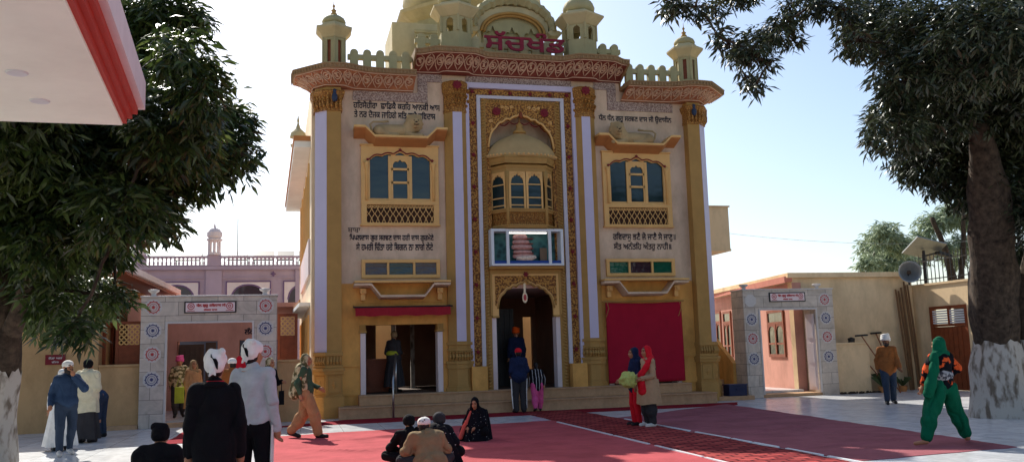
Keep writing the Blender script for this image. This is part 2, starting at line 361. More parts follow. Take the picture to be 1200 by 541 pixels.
# --- corner columns (half octagons) : front gold, outer flank lavender
def octo(cx,cy,ap,rot=PI/8): 
    r=ap/math.cos(PI/8); return [(cx+r*math.cos(rot+i*PI/4),cy+r*math.sin(rot+i*PI/4)) for i in range(8)]
def corner(s):
    cx=X(s*5.5); cy=.0
    base=[(5.85,.5),(5.85,.0),(5.55,-.3),(5.16,-.3),(5.16,.5)]
    def octo(cx_,cy_,ap):
        k=(ap-.555); return [(X(s*(x+(k if x>5.5 else -k*.7))),y-(k if y<-.1 else 0)) for x,y in base]
    NS=[(Vector((s*.7071,-.7071,0)),Vector((X(s*5.7),-.15,0))),(Vector((0,-1,0)),Vector((X(s*5.355),-.3,0)))]
    sh=MB(); sh.prism_z(octo(cx,cy,.555),1.5,8.95); col=sh.build('corner_column',M['gold'],T,bevel=.008)
    # lavender strip on the outward diagonal flank
    st=MB(); a,c=Vector((X(s*5.55),-.3,0)),Vector((X(s*5.85),0,0)); nrm=Vector((s*.7071,-.7071,0))*.006
    st.add([a+Vector((0,0,1.72))+nrm,c+Vector((0,0,1.72))+nrm,c+Vector((0,0,8.3))+nrm,a+Vector((0,0,8.3))+nrm,a+Vector((0,0,1.72)),c+Vector((0,0,1.72)),c+Vector((0,0,8.3)),a+Vector((0,0,8.3))],
        [(0,1,2,3),(7,6,5,4),(0,4,5,1),(1,5,6,2),(2,6,7,3),(3,7,4,0)])
    st.build('tile_strip',M['lav'],col)
    cp=MB(); cp.prism_z(octo(cx,cy,.60),8.28,8.36); cp.prism_z(octo(cx,cy,.585),8.361,8.62)
    rings=[]
    for ap,z in ((.60,8.621),(.66,8.7),(.70,8.8),(.66,8.84)): rings.append([(x,y,z) for x,y in octo(cx,cy,ap)])
    cp.loft(rings)
    for n,mid in NS:
        t=Vector((-n.y,n.x,0))
        for q in (-.17,-.06,.06,.17):
            for zz in (8.4,8.58):
                p=mid+t*q+n*.03+Vector((0,0,zz))
                cp.tube([p+Vector((0,0,-.08)),p+n*.05+Vector((0,0,.02)),p+n*.09+Vector((0,0,.17))],[.03,.05,.02],6)
    cap=cp.build('capital',M['relief_fine'],col)
    # figure boss on the inner face of the capital
    f=MB(); fx=cx-s*.0
    f.lathe([(.001,8.5),(.06,8.52),(.085,8.6),(.07,8.7),(.04,8.74),(.055,8.79),(.05,8.84),(.001,8.87)],(X(s*5.34),-.42),10)
    f.build('blue_figure',M['bossblue'],col,smooth=True)
    p=MB(); p.prism_z(octo(cx,cy,.60),1.62,1.72); p.prism_z(octo(cx,cy,.60),1.3,1.38); p.prism_z(octo(cx,cy,.66),1.22,1.298); p.prism_z(octo(cx,cy,.63),1.14,1.22)
    p.prism_z(octo(cx,cy,.575),.6,1.14); p.prism_z(octo(cx,cy,.56),1.38,1.62)
    p.prism_z(octo(cx,cy,.64),0,.56); p.prism_z(octo(cx,cy,.61),.56,.602)
    for n,mid in NS:                                     # row of little balusters, sunk panel with a lozenge
        t=Vector((-n.y,n.x,0))
        for q in range(-2,3):
            c=mid+n*.02+t*(q*.08); p.tube([c+Vector((0,0,1.39)),c+n*.04+Vector((0,0,1.47)),c+Vector((0,0,1.6))],[.022,.038,.02],6)
        c=mid+n*.022+Vector((0,0,.87))
        for (a0,a1,z0,z1) in ((-.15,.15,.2,.22),(-.15,.15,-.22,-.2),(-.17,-.15,-.22,.22),(.15,.17,-.22,.22)):
            q=[c+t*a0+Vector((0,0,z0)),c+t*a1+Vector((0,0,z0)),c+t*a1+Vector((0,0,z1)),c+t*a0+Vector((0,0,z1))]
            p.add(q+[v+n*.018 for v in q],[(4,5,6,7),(0,1,5,4),(1,2,6,5),(2,3,7,6),(3,0,4,7)])
        q=[c+t*-.07,c+Vector((0,0,-.13)),c+t*.07,c+Vector((0,0,.13)),c+n*.04]
        p.add(q,[(0,1,4),(1,2,4),(2,3,4),(3,0,4)])
    p.build('pedestal',M['gold'],col,bevel=.006)
mir(corner)
# --- inner pilasters
def pilaster(s):
    cx=X(s*1.92)
    poly=[(cx-.335,-.0),(cx-.335,-.1),(cx-.135,-.3),(cx+.135,-.3),(cx+.335,-.1),(cx+.335,0)]
    def sc_(k,d=0): return [(cx+(x-cx)*k,(y*k if y<-.01 else 0)) for x,y in poly]
    b=MB(); b.prism_z(poly,1.9,8.4); col=b.build('pilaster',M['gold'],T,bevel=.006)
    st=MB(); st.box(cx-.132,cx+.132,-.306,-.3005,1.92,8.38); st.build('tile_strip',M['lav'],col)
    c=MB(); c.prism_z(sc_(1.06),8.38,8.46); c.prism_z(sc_(1.02),8.461,8.9)
    c.loft([[(x,y,z) for x,y in sc_(k)] for k,z in ((1.02,8.901),(1.12,9.0),(1.16,9.25),(1.08,9.29))])
    for z,dy in ((8.58,0),(8.72,.01),(8.86,.02),(9.02,.03)):
        for q in range(-3,4):
            px=cx+q*.1+(.05 if int(z*100)%28<14 else 0); py=-.31-dy if abs(q)<2 else -.31+ (abs(q)-1)*.09-dy
            c.tube([(px,py+.02,z-.07),(px,py-.035,z+.02),(px,py+.01,z+.08)],[.02,.042,.012],6)
    cap=c.build('capital',M['relief_fine'],col)
    r=MB(); r.flower((cx,9.14),.14,-.42,-.355,8,.75); r.disc((cx,9.14),.06,-.45,-.42,10); r.build('rosette',M['maroon'],col)
    p=MB(); p.prism_z(sc_(1.12),1.82,1.9); p.prism_z(sc_(1.0),1.72,1.819); p.prism_z(sc_(1.1),1.66,1.72); p.prism_z(sc_(1.0),1.38,1.659)
    p.prism_z(sc_(1.2),1.3,1.379); p.prism_z(sc_(1.14),1.18,1.3); p.prism_z(sc_(1.06),.72,1.18); p.prism_z(sc_(1.14),.66,.72); p.prism_z(sc_(1.22),.3,.66)
    for q in range(-4,5):
        px=cx+q*.075; py=-.315 if abs(q)<2.1 else -.315+(abs(q)-2)*.08
        p.tube([(px,py,1.4),(px,py-.05,1.5),(px,py-.02,1.58),(px,py-.05,1.64)],[.02,.04,.02,.035],6)
    p.build('pedestal',M['gold'],col,bevel=.006)
mir(pilaster)
# --- central bay frames
b=MB()
for s in (-1,1): b.box(*sorted((X(s*1.545),X(s*1.655))),-.16,-.0,1.22,9.31)
b.box(X(-1.544),X(1.544),-.16,0,9.15,9.31); b.build('outer_frame',M['lav'],T,bevel=.008)
b=MB()
for s in (-1,1): b.box(*sorted((X(s*1.315),X(s*1.544))),-.06,.0,1.22,9.149)
b.box(X(-1.314),X(1.314),-.06,0,8.955,9.149); gb=b.build('gilt_band',M['relief'],T)
for k in range(9):
    for s in (-1,1):
        r=MB(); c=(X(s*1.43),1.62+k*.93); r.flower(c,.085,-.1,-.0605,5,.42,PI/2+k); r.disc(c,.03,-.115,-.1,8); r.build('rosette',M['maroon'],gb)
for q in (-.9,-.3,.3,.9):
    r=MB(); c=(X(q),9.05); r.flower(c,.075,-.1,-.0605,5,.42,PI/2); r.build('rosette',M['maroon'],gb)
b=MB()
for s in (-1,1): b.box(*sorted((X(s*1.205),X(s*1.314))),-.12,0,1.22,8.954)
b.box(X(-1.204),X(1.204),-.12,0,8.86,8.954); b.build('inner_frame',M['white'],T,bevel=.006)
for s in (-1,1): b=MB(); b.box(*sorted((X(s*1.66),X(s*1.22))),-.34,0,.3,1.219); b.build('frame_plinth',M['ochre'],T,bevel=.012)
b=MB()
for s in (-1,1):
    b.box(*sorted((X(s*1.04),X(s*1.204))),-.05,.0,.56,8.859)
    for k in range(92): 
        z=.62+k*.09; b.tube([(X(s*1.19),-.06,z),(X(s*1.12),-.1,z+.03),(X(s*1.055),-.06,z+.06)],[.015,.034,.015],5)
b.box(X(-1.039),X(1.039),-.05,0,8.74,8.859)
for k in range(24): b.tube([(X(-1.0+k*.087),-.06,8.755),(X(-.965+k*.087),-.1,8.8),(X(-.93+k*.087),-.06,8.845)],[.015,.034,.015],5)
b.build('rope_moulding',M['gold'],T)
# niche with the balcony
arch=cusped(X(-.95),X(.95),7.45,8.42,9,.05,.1)
b=MB(); b.archpanel(X(-1.039),X(1.039),8.739,arch,-.045,.05,z0=7.0); 
b.box(X(-1.039),X(-.93),-.04,.05,3.96,7.0); b.box(X(.93),X(1.039),-.04,.05,3.96,7.0)
sp=b.build('arch_spandrel',M['relief'],T)
r=MB()
for dx,dz in ((0,0),):
    inner=[(x,z) for x,z in cusped(X(-.98),X(.98),7.43,8.47,9,.05,.1)]
    r.tube([(x,-.06,z) for x,z in inner],.028,6)
r.build('arch_rib',M['tan'],sp,smooth=True)
for s in (-1,1):
    r=MB(); r.flower((X(s*.72),8.5),.135,-.1,-.046,9,.78); r.disc((X(s*.72),8.5),.05,-.13,-.1,10); r.build('rosette',M['maroon'],sp)
    r=MB()
    for (rx,rz,rr) in ((.42,8.6,.07),(.27,8.64,.055),(.9,8.2,.06),(.86,7.95,.05),(.55,8.63,.05)):
        r.tube([(X(s*(rx+rr*k/14*math.cos(k*.7))),-.06,rz+rr*k/14*math.sin(k*.7)) for k in range(15)],.014,5)
    r.build('scroll',M['tan'],sp)
r=MB(); r.lathe([(.001,8.28),(.05,8.34),(.06,8.42),(.03,8.5),(.001,8.53)],(X(0),-.09),8); r.build('keystone',M['brownwood'],sp,smooth=True)
b=MB(); b.box(X(-1.1),X(1.1),.62,.7,3.96,8.7); b.box(X(-1.1),X(-1.0),.051,.62,3.96,8.7); b.box(X(1.0),X(1.1),.051,.62,3.96,8.7); b.box(X(-1.1),X(1.1),.051,.7,8.701,8.74)
b.build('niche',M['wall'],T)
r=MB(); r.tube([(X(-.9+1.8*k/24),.1,7.85-.09*abs(math.sin(k*PI/4))+.42*math.sqrt(max(0,1-((k-12)/12)**2))) for k in range(25)],.016,5); r.build('festoon',M['maroon'],T)
plan=[(-1.0,.1),(-.58,-.48),(.58,-.48),(1.0,.1)]
def band(mb,k0,z0,z1,k1=None,front=None):
    k1=k1 or k0
    P0=[(X(x*k0),.1+(y-.1)*k0) for x,y in plan]; P1=[(X(x*k1),.1+(y-.1)*k1) for x,y in plan]
    mb.loft([[(x,y,z0) for x,y in P0]+[(P0[-1][0],.6,z0),(P0[0][0],.6,z0)],[(x,y,z1) for x,y in P1]+[(P1[-1][0],.6,z1),(P1[0][0],.6,z1)]])
b=MB(); band(b,.98,5.04,5.1); band(b,1.02,5.1,5.14); band(b,.99,5.5,5.56); band(b,1.03,5.56,5.6)
band(b,.985,6.66,6.76); band(b,1.0,6.76,6.84,1.05); band(b,1.04,6.9,6.96); band(b,1.05,6.96,7.06,1.1); band(b,1.09,7.07,7.13,1.04)
band(b,.8,5.05,7.1); J=b.build('balcony',M['gold'],T)
rail=MB(); pan=MB(); gl=MB(); inn=MB()
for (ax,ay),(cx,cy) in zip(plan[:-1],plan[1:]):
    a=Vector((X(ax),ay,0)); c=Vector((X(cx),cy,0)); L=(c-a).length; u=(c-a)/L; n=Vector((u.y,-u.x,0))
    xf=Matrix(((u.x,-n.x,0,a.x),(u.y,-n.y,0,a.y),(0,0,1,0),(0,0,0,1)))   # local x along, y inward
    for m_ in (rail,pan,gl): m_.xf=xf
    for x in ((0,L) if ax<-.9 else (L,)):
        col=MB(); col.xf=xf; col.lathe([(.05,5.14),(.045,5.5),(.06,5.6),(.04,5.68),(.035,6.2),(.05,6.3),(.06,6.42),(.07,6.66)],(x,.03),8); col.build('colonnette',M['gold'],J,smooth=True)
    rail.box(.04,L-.04,.07,.09,5.14,5.5)
    nn=max(3,int(L/.14))
    for k in range(nn):
        x=.06+(L-.12)*(k+.5)/nn
        rail.ring((x,5.32),.035,.06,.03,.069,10); rail.box(x-.075,x-.06,.03,.069,5.15,5.49)
    nw=2 if L>.9 else 1
    for k in range(nw):
        x0=.07+(L-.14)*k/nw; x1=.07+(L-.14)*(k+1)/nw-(.0 if nw==1 else .02)
        pan.archpanel(x0,x1,6.66,cusped(x0+.06,x1-.05,6.3,6.6,5,.035,.12,20),.02,.06,z0=5.6)
        for z in (5.68,5.9,6.28): gl_ = None; pan.box(x0+.06,x1-.05,.035,.055,z,z+.03)
        gl.box(x0+.03,x1-.03,.061,.075,5.6,6.62)
        for q in range(4):
            pan.tube([(x0+.06+(x1-x0-.11)*(q+.5)/4+.03*math.cos(t),.01,6.52+.03*math.sin(t)+ (.05 if q in (0,3) else .09)) for t in np.linspace(0,5,7)],.01,4)
rail.build('railing',M['relief_fine'],J); pan.build('window_frame',M['tan'],J); gl.build('pane',M['glass'],J)
d=MB(); d.lathe([(1.04,7.11),(1.06,7.16),(1.0,7.22),(.95,7.34),(.84,7.5),(.66,7.65),(.44,7.77),(.22,7.86),(.17,7.9)],(X(0),.12),54,rib=.06,nr=18,sy=.62)
dm=d.build('dome',mat('buff_dome_plaster',srgb(190,158,108),.7,.06,4,dirt=.15),J,smooth=True)
d=MB(); d.lathe([(.19,7.9),(.2,7.95),(.12,8.02),(.09,8.1),(.11,8.15),(.04,8.22),(.02,8.36),(.001,8.42)],(X(0),.12),12); d.build('finial',M['gold'],J,smooth=True)
d=MB()
for k in range(26):
    t=PI+PI*k/25; d.lathe([(.001,7.13),(.035,7.15),(.035,7.18),(.001,7.2)],(X(1.09*math.cos(t)),.12+.68*math.sin(t)),6)
d.build('bead_row',M['tan'],J)
# display case
D=MB(); x0,x1=X(-1.05),X(1.06)
D.box(x0,x1,-.42,.0,3.98,4.04); D.box(x0,x1,-.42,0,4.95,5.02); D.box(x0,x0+.08,-.42,0,4.04,4.95); D.box(x1-.08,x1,-.42,0,4.04,4.95)
D.box(x0+.44,x0+.52,-.42,-.34,4.04,4.95); D.box(x1-.44,x1-.36,-.42,-.34,4.04,4.95)
dc=D.build('display_case',M['alu'],T,bevel=.005)
g=MB(); g.box(x0+.08,x1-.08,.02,.05,4.04,4.95); g.build('case_back',mat_pattern('teal_mirror_backing',srgb(24,60,64),srgb(62,112,110),'voronoi',6,.4,.4,.25,0),dc)
g=MB(); g.box(x0+.54,x1-.46,-.3,-.27,4.9,4.93); g.build('tube_light',mat('tube_light_glow',(1,.97,.9),.5,0,emit=1.6),dc)
g=MB(); g.box(x0+.08,x1-.08,-.38,0,4.041,4.12); g.build('case_base',mat('blue_cloth_base',srgb(44,72,140),.8),dc)
mc=[mat('folded_cloth_%d'%i,c,.9,.25,14) for i,c in enumerate((srgb(196,150,140),srgb(150,70,60),srgb(214,190,170)))]
g=MB()
for k,(w,h) in enumerate(((.62,.13),(.56,.1),(.6,.14),(.5,.12),(.42,.14))):
    z=4.2+sum((.13,.12,.15,.13,.14)[:k]); cxp=X(-.08)
    g.loft([[(cxp-.02*k+w/2*math.cos(t)*q,-.2+.1*math.sin(t)*q,z+hh) for t in np.linspace(0,2*PI,15)[:-1]] for q,hh in ((.85,0),(1,.03),(1,h-.03),(.85,h))])
g.build('cloth_bundle',mc[0],dc,smooth=True)
g=MB()
for k in range(4): g.box(X(-.36),X(.2),-.3,-.1,4.33+k*.14,4.345+k*.14)
g.build('bundle_cord',mc[1],dc)
g=MB(); g.tube([(X(-.3),-.26,4.2),(X(-.1),-.3,4.19),(X(.12),-.3,4.2),(X(.26),-.26,4.24)],[.06,.08,.08,.05],8); g.build('cushion',mc[2],dc,smooth=True)
g=MB(); g.box(X(.42),X(.62),-.2,-.15,4.14,4.5); g.build('card',mat('dull_card',srgb(120,100,80),.8),dc)
g=MB(); g.box(x0-.02,x1+.02,-.3,0,3.9,3.979); g.build('case_shelf',M['gold'],T,bevel=.01)
# doorway
da=cusped(X(-.8),X(.8),2.86,3.56,9,.05,.14)
b=MB(); b.archpanel(X(-.98),X(.98),3.78,da,-.07,.03,z0=2.6)
dw=b.build('doorway',M['tan'],T)
b=MB(); 
for s in (-1,1): b.box(*sorted((X(s*.98),X(s*1.04))),-.1,.03,2.6,3.78)
b.box(X(-1.04),X(1.04),-.1,.03,3.781,3.899)
for s in (-1,1): b.box(*sorted((X(s*.8),X(s*.99))),-.12,.02,2.55,2.599)
b.build('door_frame',M['gold'],dw,bevel=.006)
b=MB(); b.archpanel(X(-.9),X(.9),3.72,cusped(X(-.86),X(.86),2.88,3.63,9,.04,.12),-.085,-.071); b.build('carved_panel',M['relief'],dw)
b=MB(); b.tube([(x,-.09,z) for x,z in cusped(X(-.83),X(.83),2.8,3.6,9,.05,.14)],.022,6); b.build('arch_rib',M['gold'],dw,smooth=True)
r=MB(); r.flower((X(0),3.76),.09,-.13,-.101,6,.6); r.build('rosette',M['maroon'],dw)
for s in (-1,1): b=MB(); b.box(*sorted((X(s*.87),X(s*1.0))),-.03,.32,.56,2.549); b.build('door_jamb',M['palewall'],dw,bevel=.006)
b=MB()
for s in (-1,1): b.box(*sorted((X(s*1.0),X(s*1.05))),-.045,.3,.56,2.6)
b.box(X(-1.05),X(1.05),.03,.35,3.79,3.95); b.build('door_reveal',M['gold'],dw)
b=MB(); b.prism([(X(-.05)+.075*math.cos(t),3.1+.15*math.sin(t)) for t in np.linspace(0,2*PI,17)[:-1]],-.14,-.11); b.box(X(-.08),X(-.02),-.13,-.12,3.25,3.5); pl=b.build('hanging_plaque',M['cream'],dw)
b=MB(); b.disc((X(-.05),3.1),.045,-.15,-.141,12,0,.09); b.build('emblem',M['rosered'],dw)
b=MB(); b.box(X(-.86),X(.18),2.2,2.26,.57,2.9); 
for k in range(6): b.box(X(-.8+k*.17),X(-.79+k*.17),2.17,2.2,.6,2.9)
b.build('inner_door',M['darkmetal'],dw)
b=MB(); b.box(X(.3),X(.42),3.2,3.24,1.3,2.3); b.build('mirror_strip',mat('mirror_glass',(.7,.66,.62),.08,.05,5,metal=1),dw)
# --- side bays
def bay(s):
    cx=X(s*3.53); w=1.08
    # arched window
    b=MB(); zt=7.38
    ar=cusped(cx-.84,cx+.84,6.98,7.2,5,.05,.2)
    b.archpanel(cx-w,cx+w,zt,ar,-.1,.0,z0=5.84); b.box(cx-w,cx+w,-.1,0,5.17,5.22); b.box(cx-w,cx+w,-.1,0,5.72,5.84)
    b.box(cx-w,cx-.93,-.1,0,5.22,5.72); b.box(cx+.93,cx+w,-.1,0,5.22,5.72)
    b.box(cx-w-.03,cx+w+.03,-.13,0,7.381,7.42); b.box(cx-w-.03,cx+w+.03,-.12,0,5.13,5.169)
    wn=b.build('arched_window',M['tan'],T,bevel=.006)
    f=MB(); f.box(cx-.33,cx-.25,-.08,-.03,5.84,7.1); f.box(cx+.25,cx+.33,-.08,-.03,5.84,7.1)
    f.archpanel(cx-.249,cx+.249,7.12,cusped(cx-.2,cx+.2,6.86,7.0,3,.03,.2,16),-.07,-.03,z0=5.9)
    for z in (5.84,6.32,6.7): f.box(cx-.249,cx+.249,-.07,-.03,z,z+.06)
    f.box(cx-.84,cx-.33,-.05,-.02,5.84,5.9); f.box(cx+.33,cx+.84,-.05,-.02,5.84,5.9)
    f.build('casement',M['tan'],wn)
    g=MB(); g.box(cx-.85,cx+.85,-.028,-.015,5.84,7.25); g.build('pane',M['glass'],wn)
    t=MB(); t.tube([(x,-.115,z+.03) for x,z in cusped(cx-.87,cx+.87,6.95,7.22,5,.05,.2)],.018,5); t.build('arch_trim',M['maroon'],wn)
    for q in (-1,1):
        t=MB(); t.flower((cx+q*.9,6.98),.05,-.13,-.101,5,.5); t.build('rosette',M['maroon'],wn)
        t=MB(); t.lathe([(.04,5.84),(.035,6.7),(.06,6.75),(.05,6.8),(.08,6.86),(.085,6.92)],(cx+q*.93,-.11),8); t.build('colonnette',M['tan'],wn,smooth=True)
    t=MB(); t.flower((cx,7.27),.05,-.14,-.101,5,.5); t.build('rosette',M['maroon'],wn)
    jl=MB(); n=22
    for k in range(n+1):
        x=cx-.92+1.84*k/n
        jl.tube([(x,-.05,5.23),(x+(.04 if k%2 else -.04),-.05,5.35),(x+(-.035 if k%2 else .035),-.05,5.47),(x+(.04 if k%2 else -.04),-.05,5.6),(x,-.05,5.71)],.013,4)
    for k in range(n): jl.ring((cx-.92+1.84*(k+.5)/n,5.66),.02,.038,-.065,-.035,8)
    jl.build('jali_grille',M['tan'],wn)
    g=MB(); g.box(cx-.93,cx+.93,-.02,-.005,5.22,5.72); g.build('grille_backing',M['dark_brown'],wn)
    # low three light window
    b=MB(); z0,z1=3.69,4.2
    b.box(cx-1.08,cx+1.08,-.09,0,z1-.09,z1); b.box(cx-1.08,cx+1.08,-.09,0,z0,z0+.09)
    for x in (cx-1.08,cx-.36-.03,cx+.36-.03,cx+1.08-.1): b.box(x,x+(.1 if abs(x-cx)>.9 else .06),-.085,0,z0+.09,z1-.09)
    lw=b.build('transom_window',M['tan'],T,bevel=.006)
    for q,mt in zip((-1,0,1),(('glass_plum','glass','glass_plum') if s<0 else ('glass_green','glass_plum','glass_green'))):
        g=MB(); g.box(cx+q*.68-.32,cx+q*.68+.32,-.03,-.01,z0+.09,z1-.09); g.build('pane',M[mt],lw)
    # ledge under the lion, dipped in the middle
    lz=7.82; pts=[(-1.28,lz),(-.98,lz),(-.72,lz-.26),(.72,lz-.26),(.98,lz),(1.28,lz)]
    def ledge(pts,dep,th,name,m,yy=0,par=T):
        q=MB()
        for (xa,za),(xb,zb) in zip(pts[:-1],pts[1:]):
            vs=[]
            for y,dz in ((yy,-th),(-dep,-.06),(-dep,0),(yy,.0)):
                vs+=[(cx+xa,y,za+dz),(cx+xb,y,zb+dz)]
            q.add(vs,[(0,1,3,2),(2,3,5,4),(4,5,7,6),(0,2,4,6),(1,7,5,3)])
        return q.build(name,m,par)
    lg=ledge(pts,.5,.24,'lion_ledge',M['ledge'])
    ledge([(x*1.01,z+.03) for x,z in pts],.53,.03,'ledge_lip',M['tan'],0,lg)
    # shelf above the opening
    z=3.5; sp=[(-1.3,z+.02),(-.85,z+.02),(-.6,z-.3),(.6,z-.3),(.85,z+.02),(1.3,z+.02)]
    sh=ledge(sp,.5,.1,'shelf',M['wall'])
    lp=MB(); lp.box(cx-1.3,cx+1.3,-.53,0,z+.035,z+.085); lp.build('shelf_lip',M['tan'],sh)
    for q in (-1,1):
        bk=MB(); bx=cx+q*1.05; bk.box(bx-.08,bx+.08,-.22,0,3.26,3.4); bk.box(bx-.06,bx+.06,-.14,0,3.08,3.26); bk.flower((bx,3.32),.05,-.25,-.221,6,.6); bk.build('bracket',M['tan'],T,bevel=.006)
mir(bay)
# lions: built in pieces merged by remesh further down (function lion)
# left opening jambs
for s,nm in ((-1,1),(1,1)):
    cx=X(s*3.53)
    for q in (-1,1): b=MB(); b.box(*sorted((cx+q*.98,cx+q*1.12)),-.06,.35,.56,2.2); b.build('door_jamb',M['palewall'],T,bevel=.006)
    for q in (-1,1):
        b=MB(); b.box(*sorted((cx+q*.95,cx+q*1.16)),-.1,.3,2.21,2.26); b.box(*sorted((cx+q*.98,cx+q*1.14)),-.08,.3,2.26,2.42); 
        b.flower((cx+q*1.06,2.34),.05,-.12,-.081,6,.6); b.build('jamb_bracket',M['gold'],T)
# rolled awning over the left opening
cx=X(-3.53)
b=MB(); n=30
rows=[]
for k in range(n+1):
    x=cx-1.28+2.56*k/n; w=.012*math.sin(k*1.7)+.008*math.sin(k*.6)
    rows.append([(x,-.02,2.93),(x,-.34+w,2.9),(x,-.5+w,2.86),(x,-.52+w,2.64+.012*math.sin(k*.9)),(x,-.5+w,2.64+.012*math.sin(k*.9)),(x,-.47+w,2.83),(x,-.02,2.88)])
b.loft(rows); aw=b.build('awning',M['awning'],T)
b=MB(); b.tube([(cx-1.34,-.5,2.88),(cx+1.34,-.5,2.88)],.02,8); b.tube([(cx-1.3,0,2.95),(cx-1.3,-.5,2.88)],.012,5); b.tube([(cx+1.3,0,2.95),(cx+1.3,-.5,2.88)],.012,5); b.build('awning_rod',M['darkmetal'],aw)
# --- steps
b=MB(); b.box(X(-4.72),X(4.72),-.56,0,.3,.57); b.box(X(-5.26),X(5.26),-1.02,0,0,.299)
b.box(X(-4.72),X(4.72),-.585,-.56,.53,.572); b.box(X(-5.27),X(5.27),-1.045,-1.02,.26,.302)
b.build('front_steps',M['stone'],T,bevel=.012)
# --- cornice sections
def sweep(base,rim,zb,zt,lip=.13):
    rows=[]
    for (bx,by),(rx,ry) in zip(base,rim):
        q=lambda t,z:(bx+(rx-bx)*t,by+(ry-by)*t,z)
        rows.append([(bx,.0 if abs(by)<.35 else by,zb),q(0,zb+.001),q(.25,zb+(zt-lip-zb)*.42),q(.6,zb+(zt-lip-zb)*.78),q(.97,zt-lip)])
    return rows
def scrollwork(mb,base,rim,zb,zt,lip=.13,pitch=.28,r=.1):
    # arc length along the middle
    mid=[Vector(((a[0]+c[0])/2,(a[1]+c[1])/2,0)) for a,c in zip(base,rim)]
    S=[0]
    for a,c in zip(mid[:-1],mid[1:]): S.append(S[-1]+(c-a).length)
    def at(s,t):
        s=min(max(s,0),S[-1]-1e-6); i=max(k for k in range(len(S)-1) if S[k]<=s); f=(s-S[i])/(S[i+1]-S[i])
        bx=base[i][0]+(base[i+1][0]-base[i][0])*f; by=base[i][1]+(base[i+1][1]-base[i][1])*f
        rx=rim[i][0]+(rim[i+1][0]-rim[i][0])*f; ry=rim[i][1]+(rim[i+1][1]-rim[i][1])*f
        tt=[0,.25,.6,.97]; zz=[zb,zb+(zt-lip-zb)*.42,zb+(zt-lip-zb)*.78,zt-lip]
        z=np.interp(t,tt,zz)
        return Vector((bx+(rx-bx)*t,by+(ry-by)*t,z-.012))
    n=max(2,int(S[-1]/pitch)); H=.8; R0=r; rq=random.Random(int(S[-1]*100))
    for k in range(n):
        s0=S[-1]*(k+.5)/n+rq.uniform(-.02,.02); r=R0*rq.uniform(.85,1.12)
        mb.tube([at(s0+r*math.cos(a),.5+r/H*1.6*math.sin(a)) for a in np.linspace(0,2*PI,13)[:-1]],.017,4,closed=True)
        mb.tube([at(s0+r*.75*(1-a/9)*math.cos(a*(1 if k%2 else -1)+rq.uniform(0,6)),.5+r/H*1.2*(1-a/9)*math.sin(a+k)) for a in np.linspace(0,8,13)],[.02]*12+[.008],4)
        s1=S[-1]*(k+1)/n
        if k<n-1:
            for q in (-1,1):
                mb.tube([at(s1+q*.01,.5),at(s1+q*.05,.5+.2*1),at(s1+q*.13,.86)],[.016,.02,.008],4)
                mb.tube([at(s1+q*.01,.5),at(s1+q*.05,.5-.2*1),at(s1+q*.13,.12)],[.016,.02,.008],4)
    for t in (.06,.93): mb.tube([at(S[-1]*k/60,t) for k in range(61)],.014,4)
def sm(e0,e1,x): 
    t=min(1,max(0,(x-e0)/(e1-e0))); return t*t*(3-2*t)
def cornice_part(name,base,rim,zb,zt,par,fm='frieze'):
    f=MB(); rows=sweep(base,rim,zb,zt); n=5
    top=[(c[0],c[1],zt) for c in rim]
    vs=[p for r in rows for p in r]; fs=[]
    for k in range(len(rows)-1):
        for i in range(n-1): fs.append((k*n+i,(k+1)*n+i,(k+1)*n+i+1,k*n+i+1))
    f.add(vs,fs); o=f.build(name,M[fm],par,smooth=True)
    g=MB(); scrollwork(g,base,rim,zb,zt); g.build('scrollwork',M['frieze_line'],o)
    # rim: solid lip with small teeth, and the flat top
    g=MB(); rr=[]
    for (bx,by),(rx,ry) in zip(base,rim):
        dx,dy=rx-bx,ry-by; L=math.hypot(dx,dy); dx/=L; dy/=L
        rr.append([(rx-dx*.06,ry-dy*.06,zt-.135),(rx,ry,zt-.13),(rx+dx*.02,ry+dy*.02,zt-.05),(rx+dx*.05,ry+dy*.05,zt-.03),(rx+dx*.05,ry+dy*.05,zt),(bx,by+.12,zt+.02),(bx,by+.12,zt-.1)])
    g.loft(rr); S=0
    for (a,c),(ba,bc) in zip(zip(rim[:-1],rim[1:]),zip(base[:-1],base[1:])):
        L=math.hypot(c[0]-a[0],c[1]-a[1]); m=max(1,int(L/.085))
        for k in range(m):
            f_=(k+.5)/m; x=a[0]+(c[0]-a[0])*f_; y=a[1]+(c[1]-a[1])*f_; bx=ba[0]+(bc[0]-ba[0])*f_; by=ba[1]+(bc[1]-ba[1])*f_
            d=Vector((x-bx,y-by,0)).normalized(); 
            g.tube([(x+d.x*.03,y+d.y*.03,zt-.05),(x+d.x*.035,y+d.y*.035,zt-.135)],[.024,.018],4)
    g.build('rim',M['rim'],o)
    return o
def bump(x,c,hw,fall): return 1-sm(hw,hw+fall,abs(x-c))
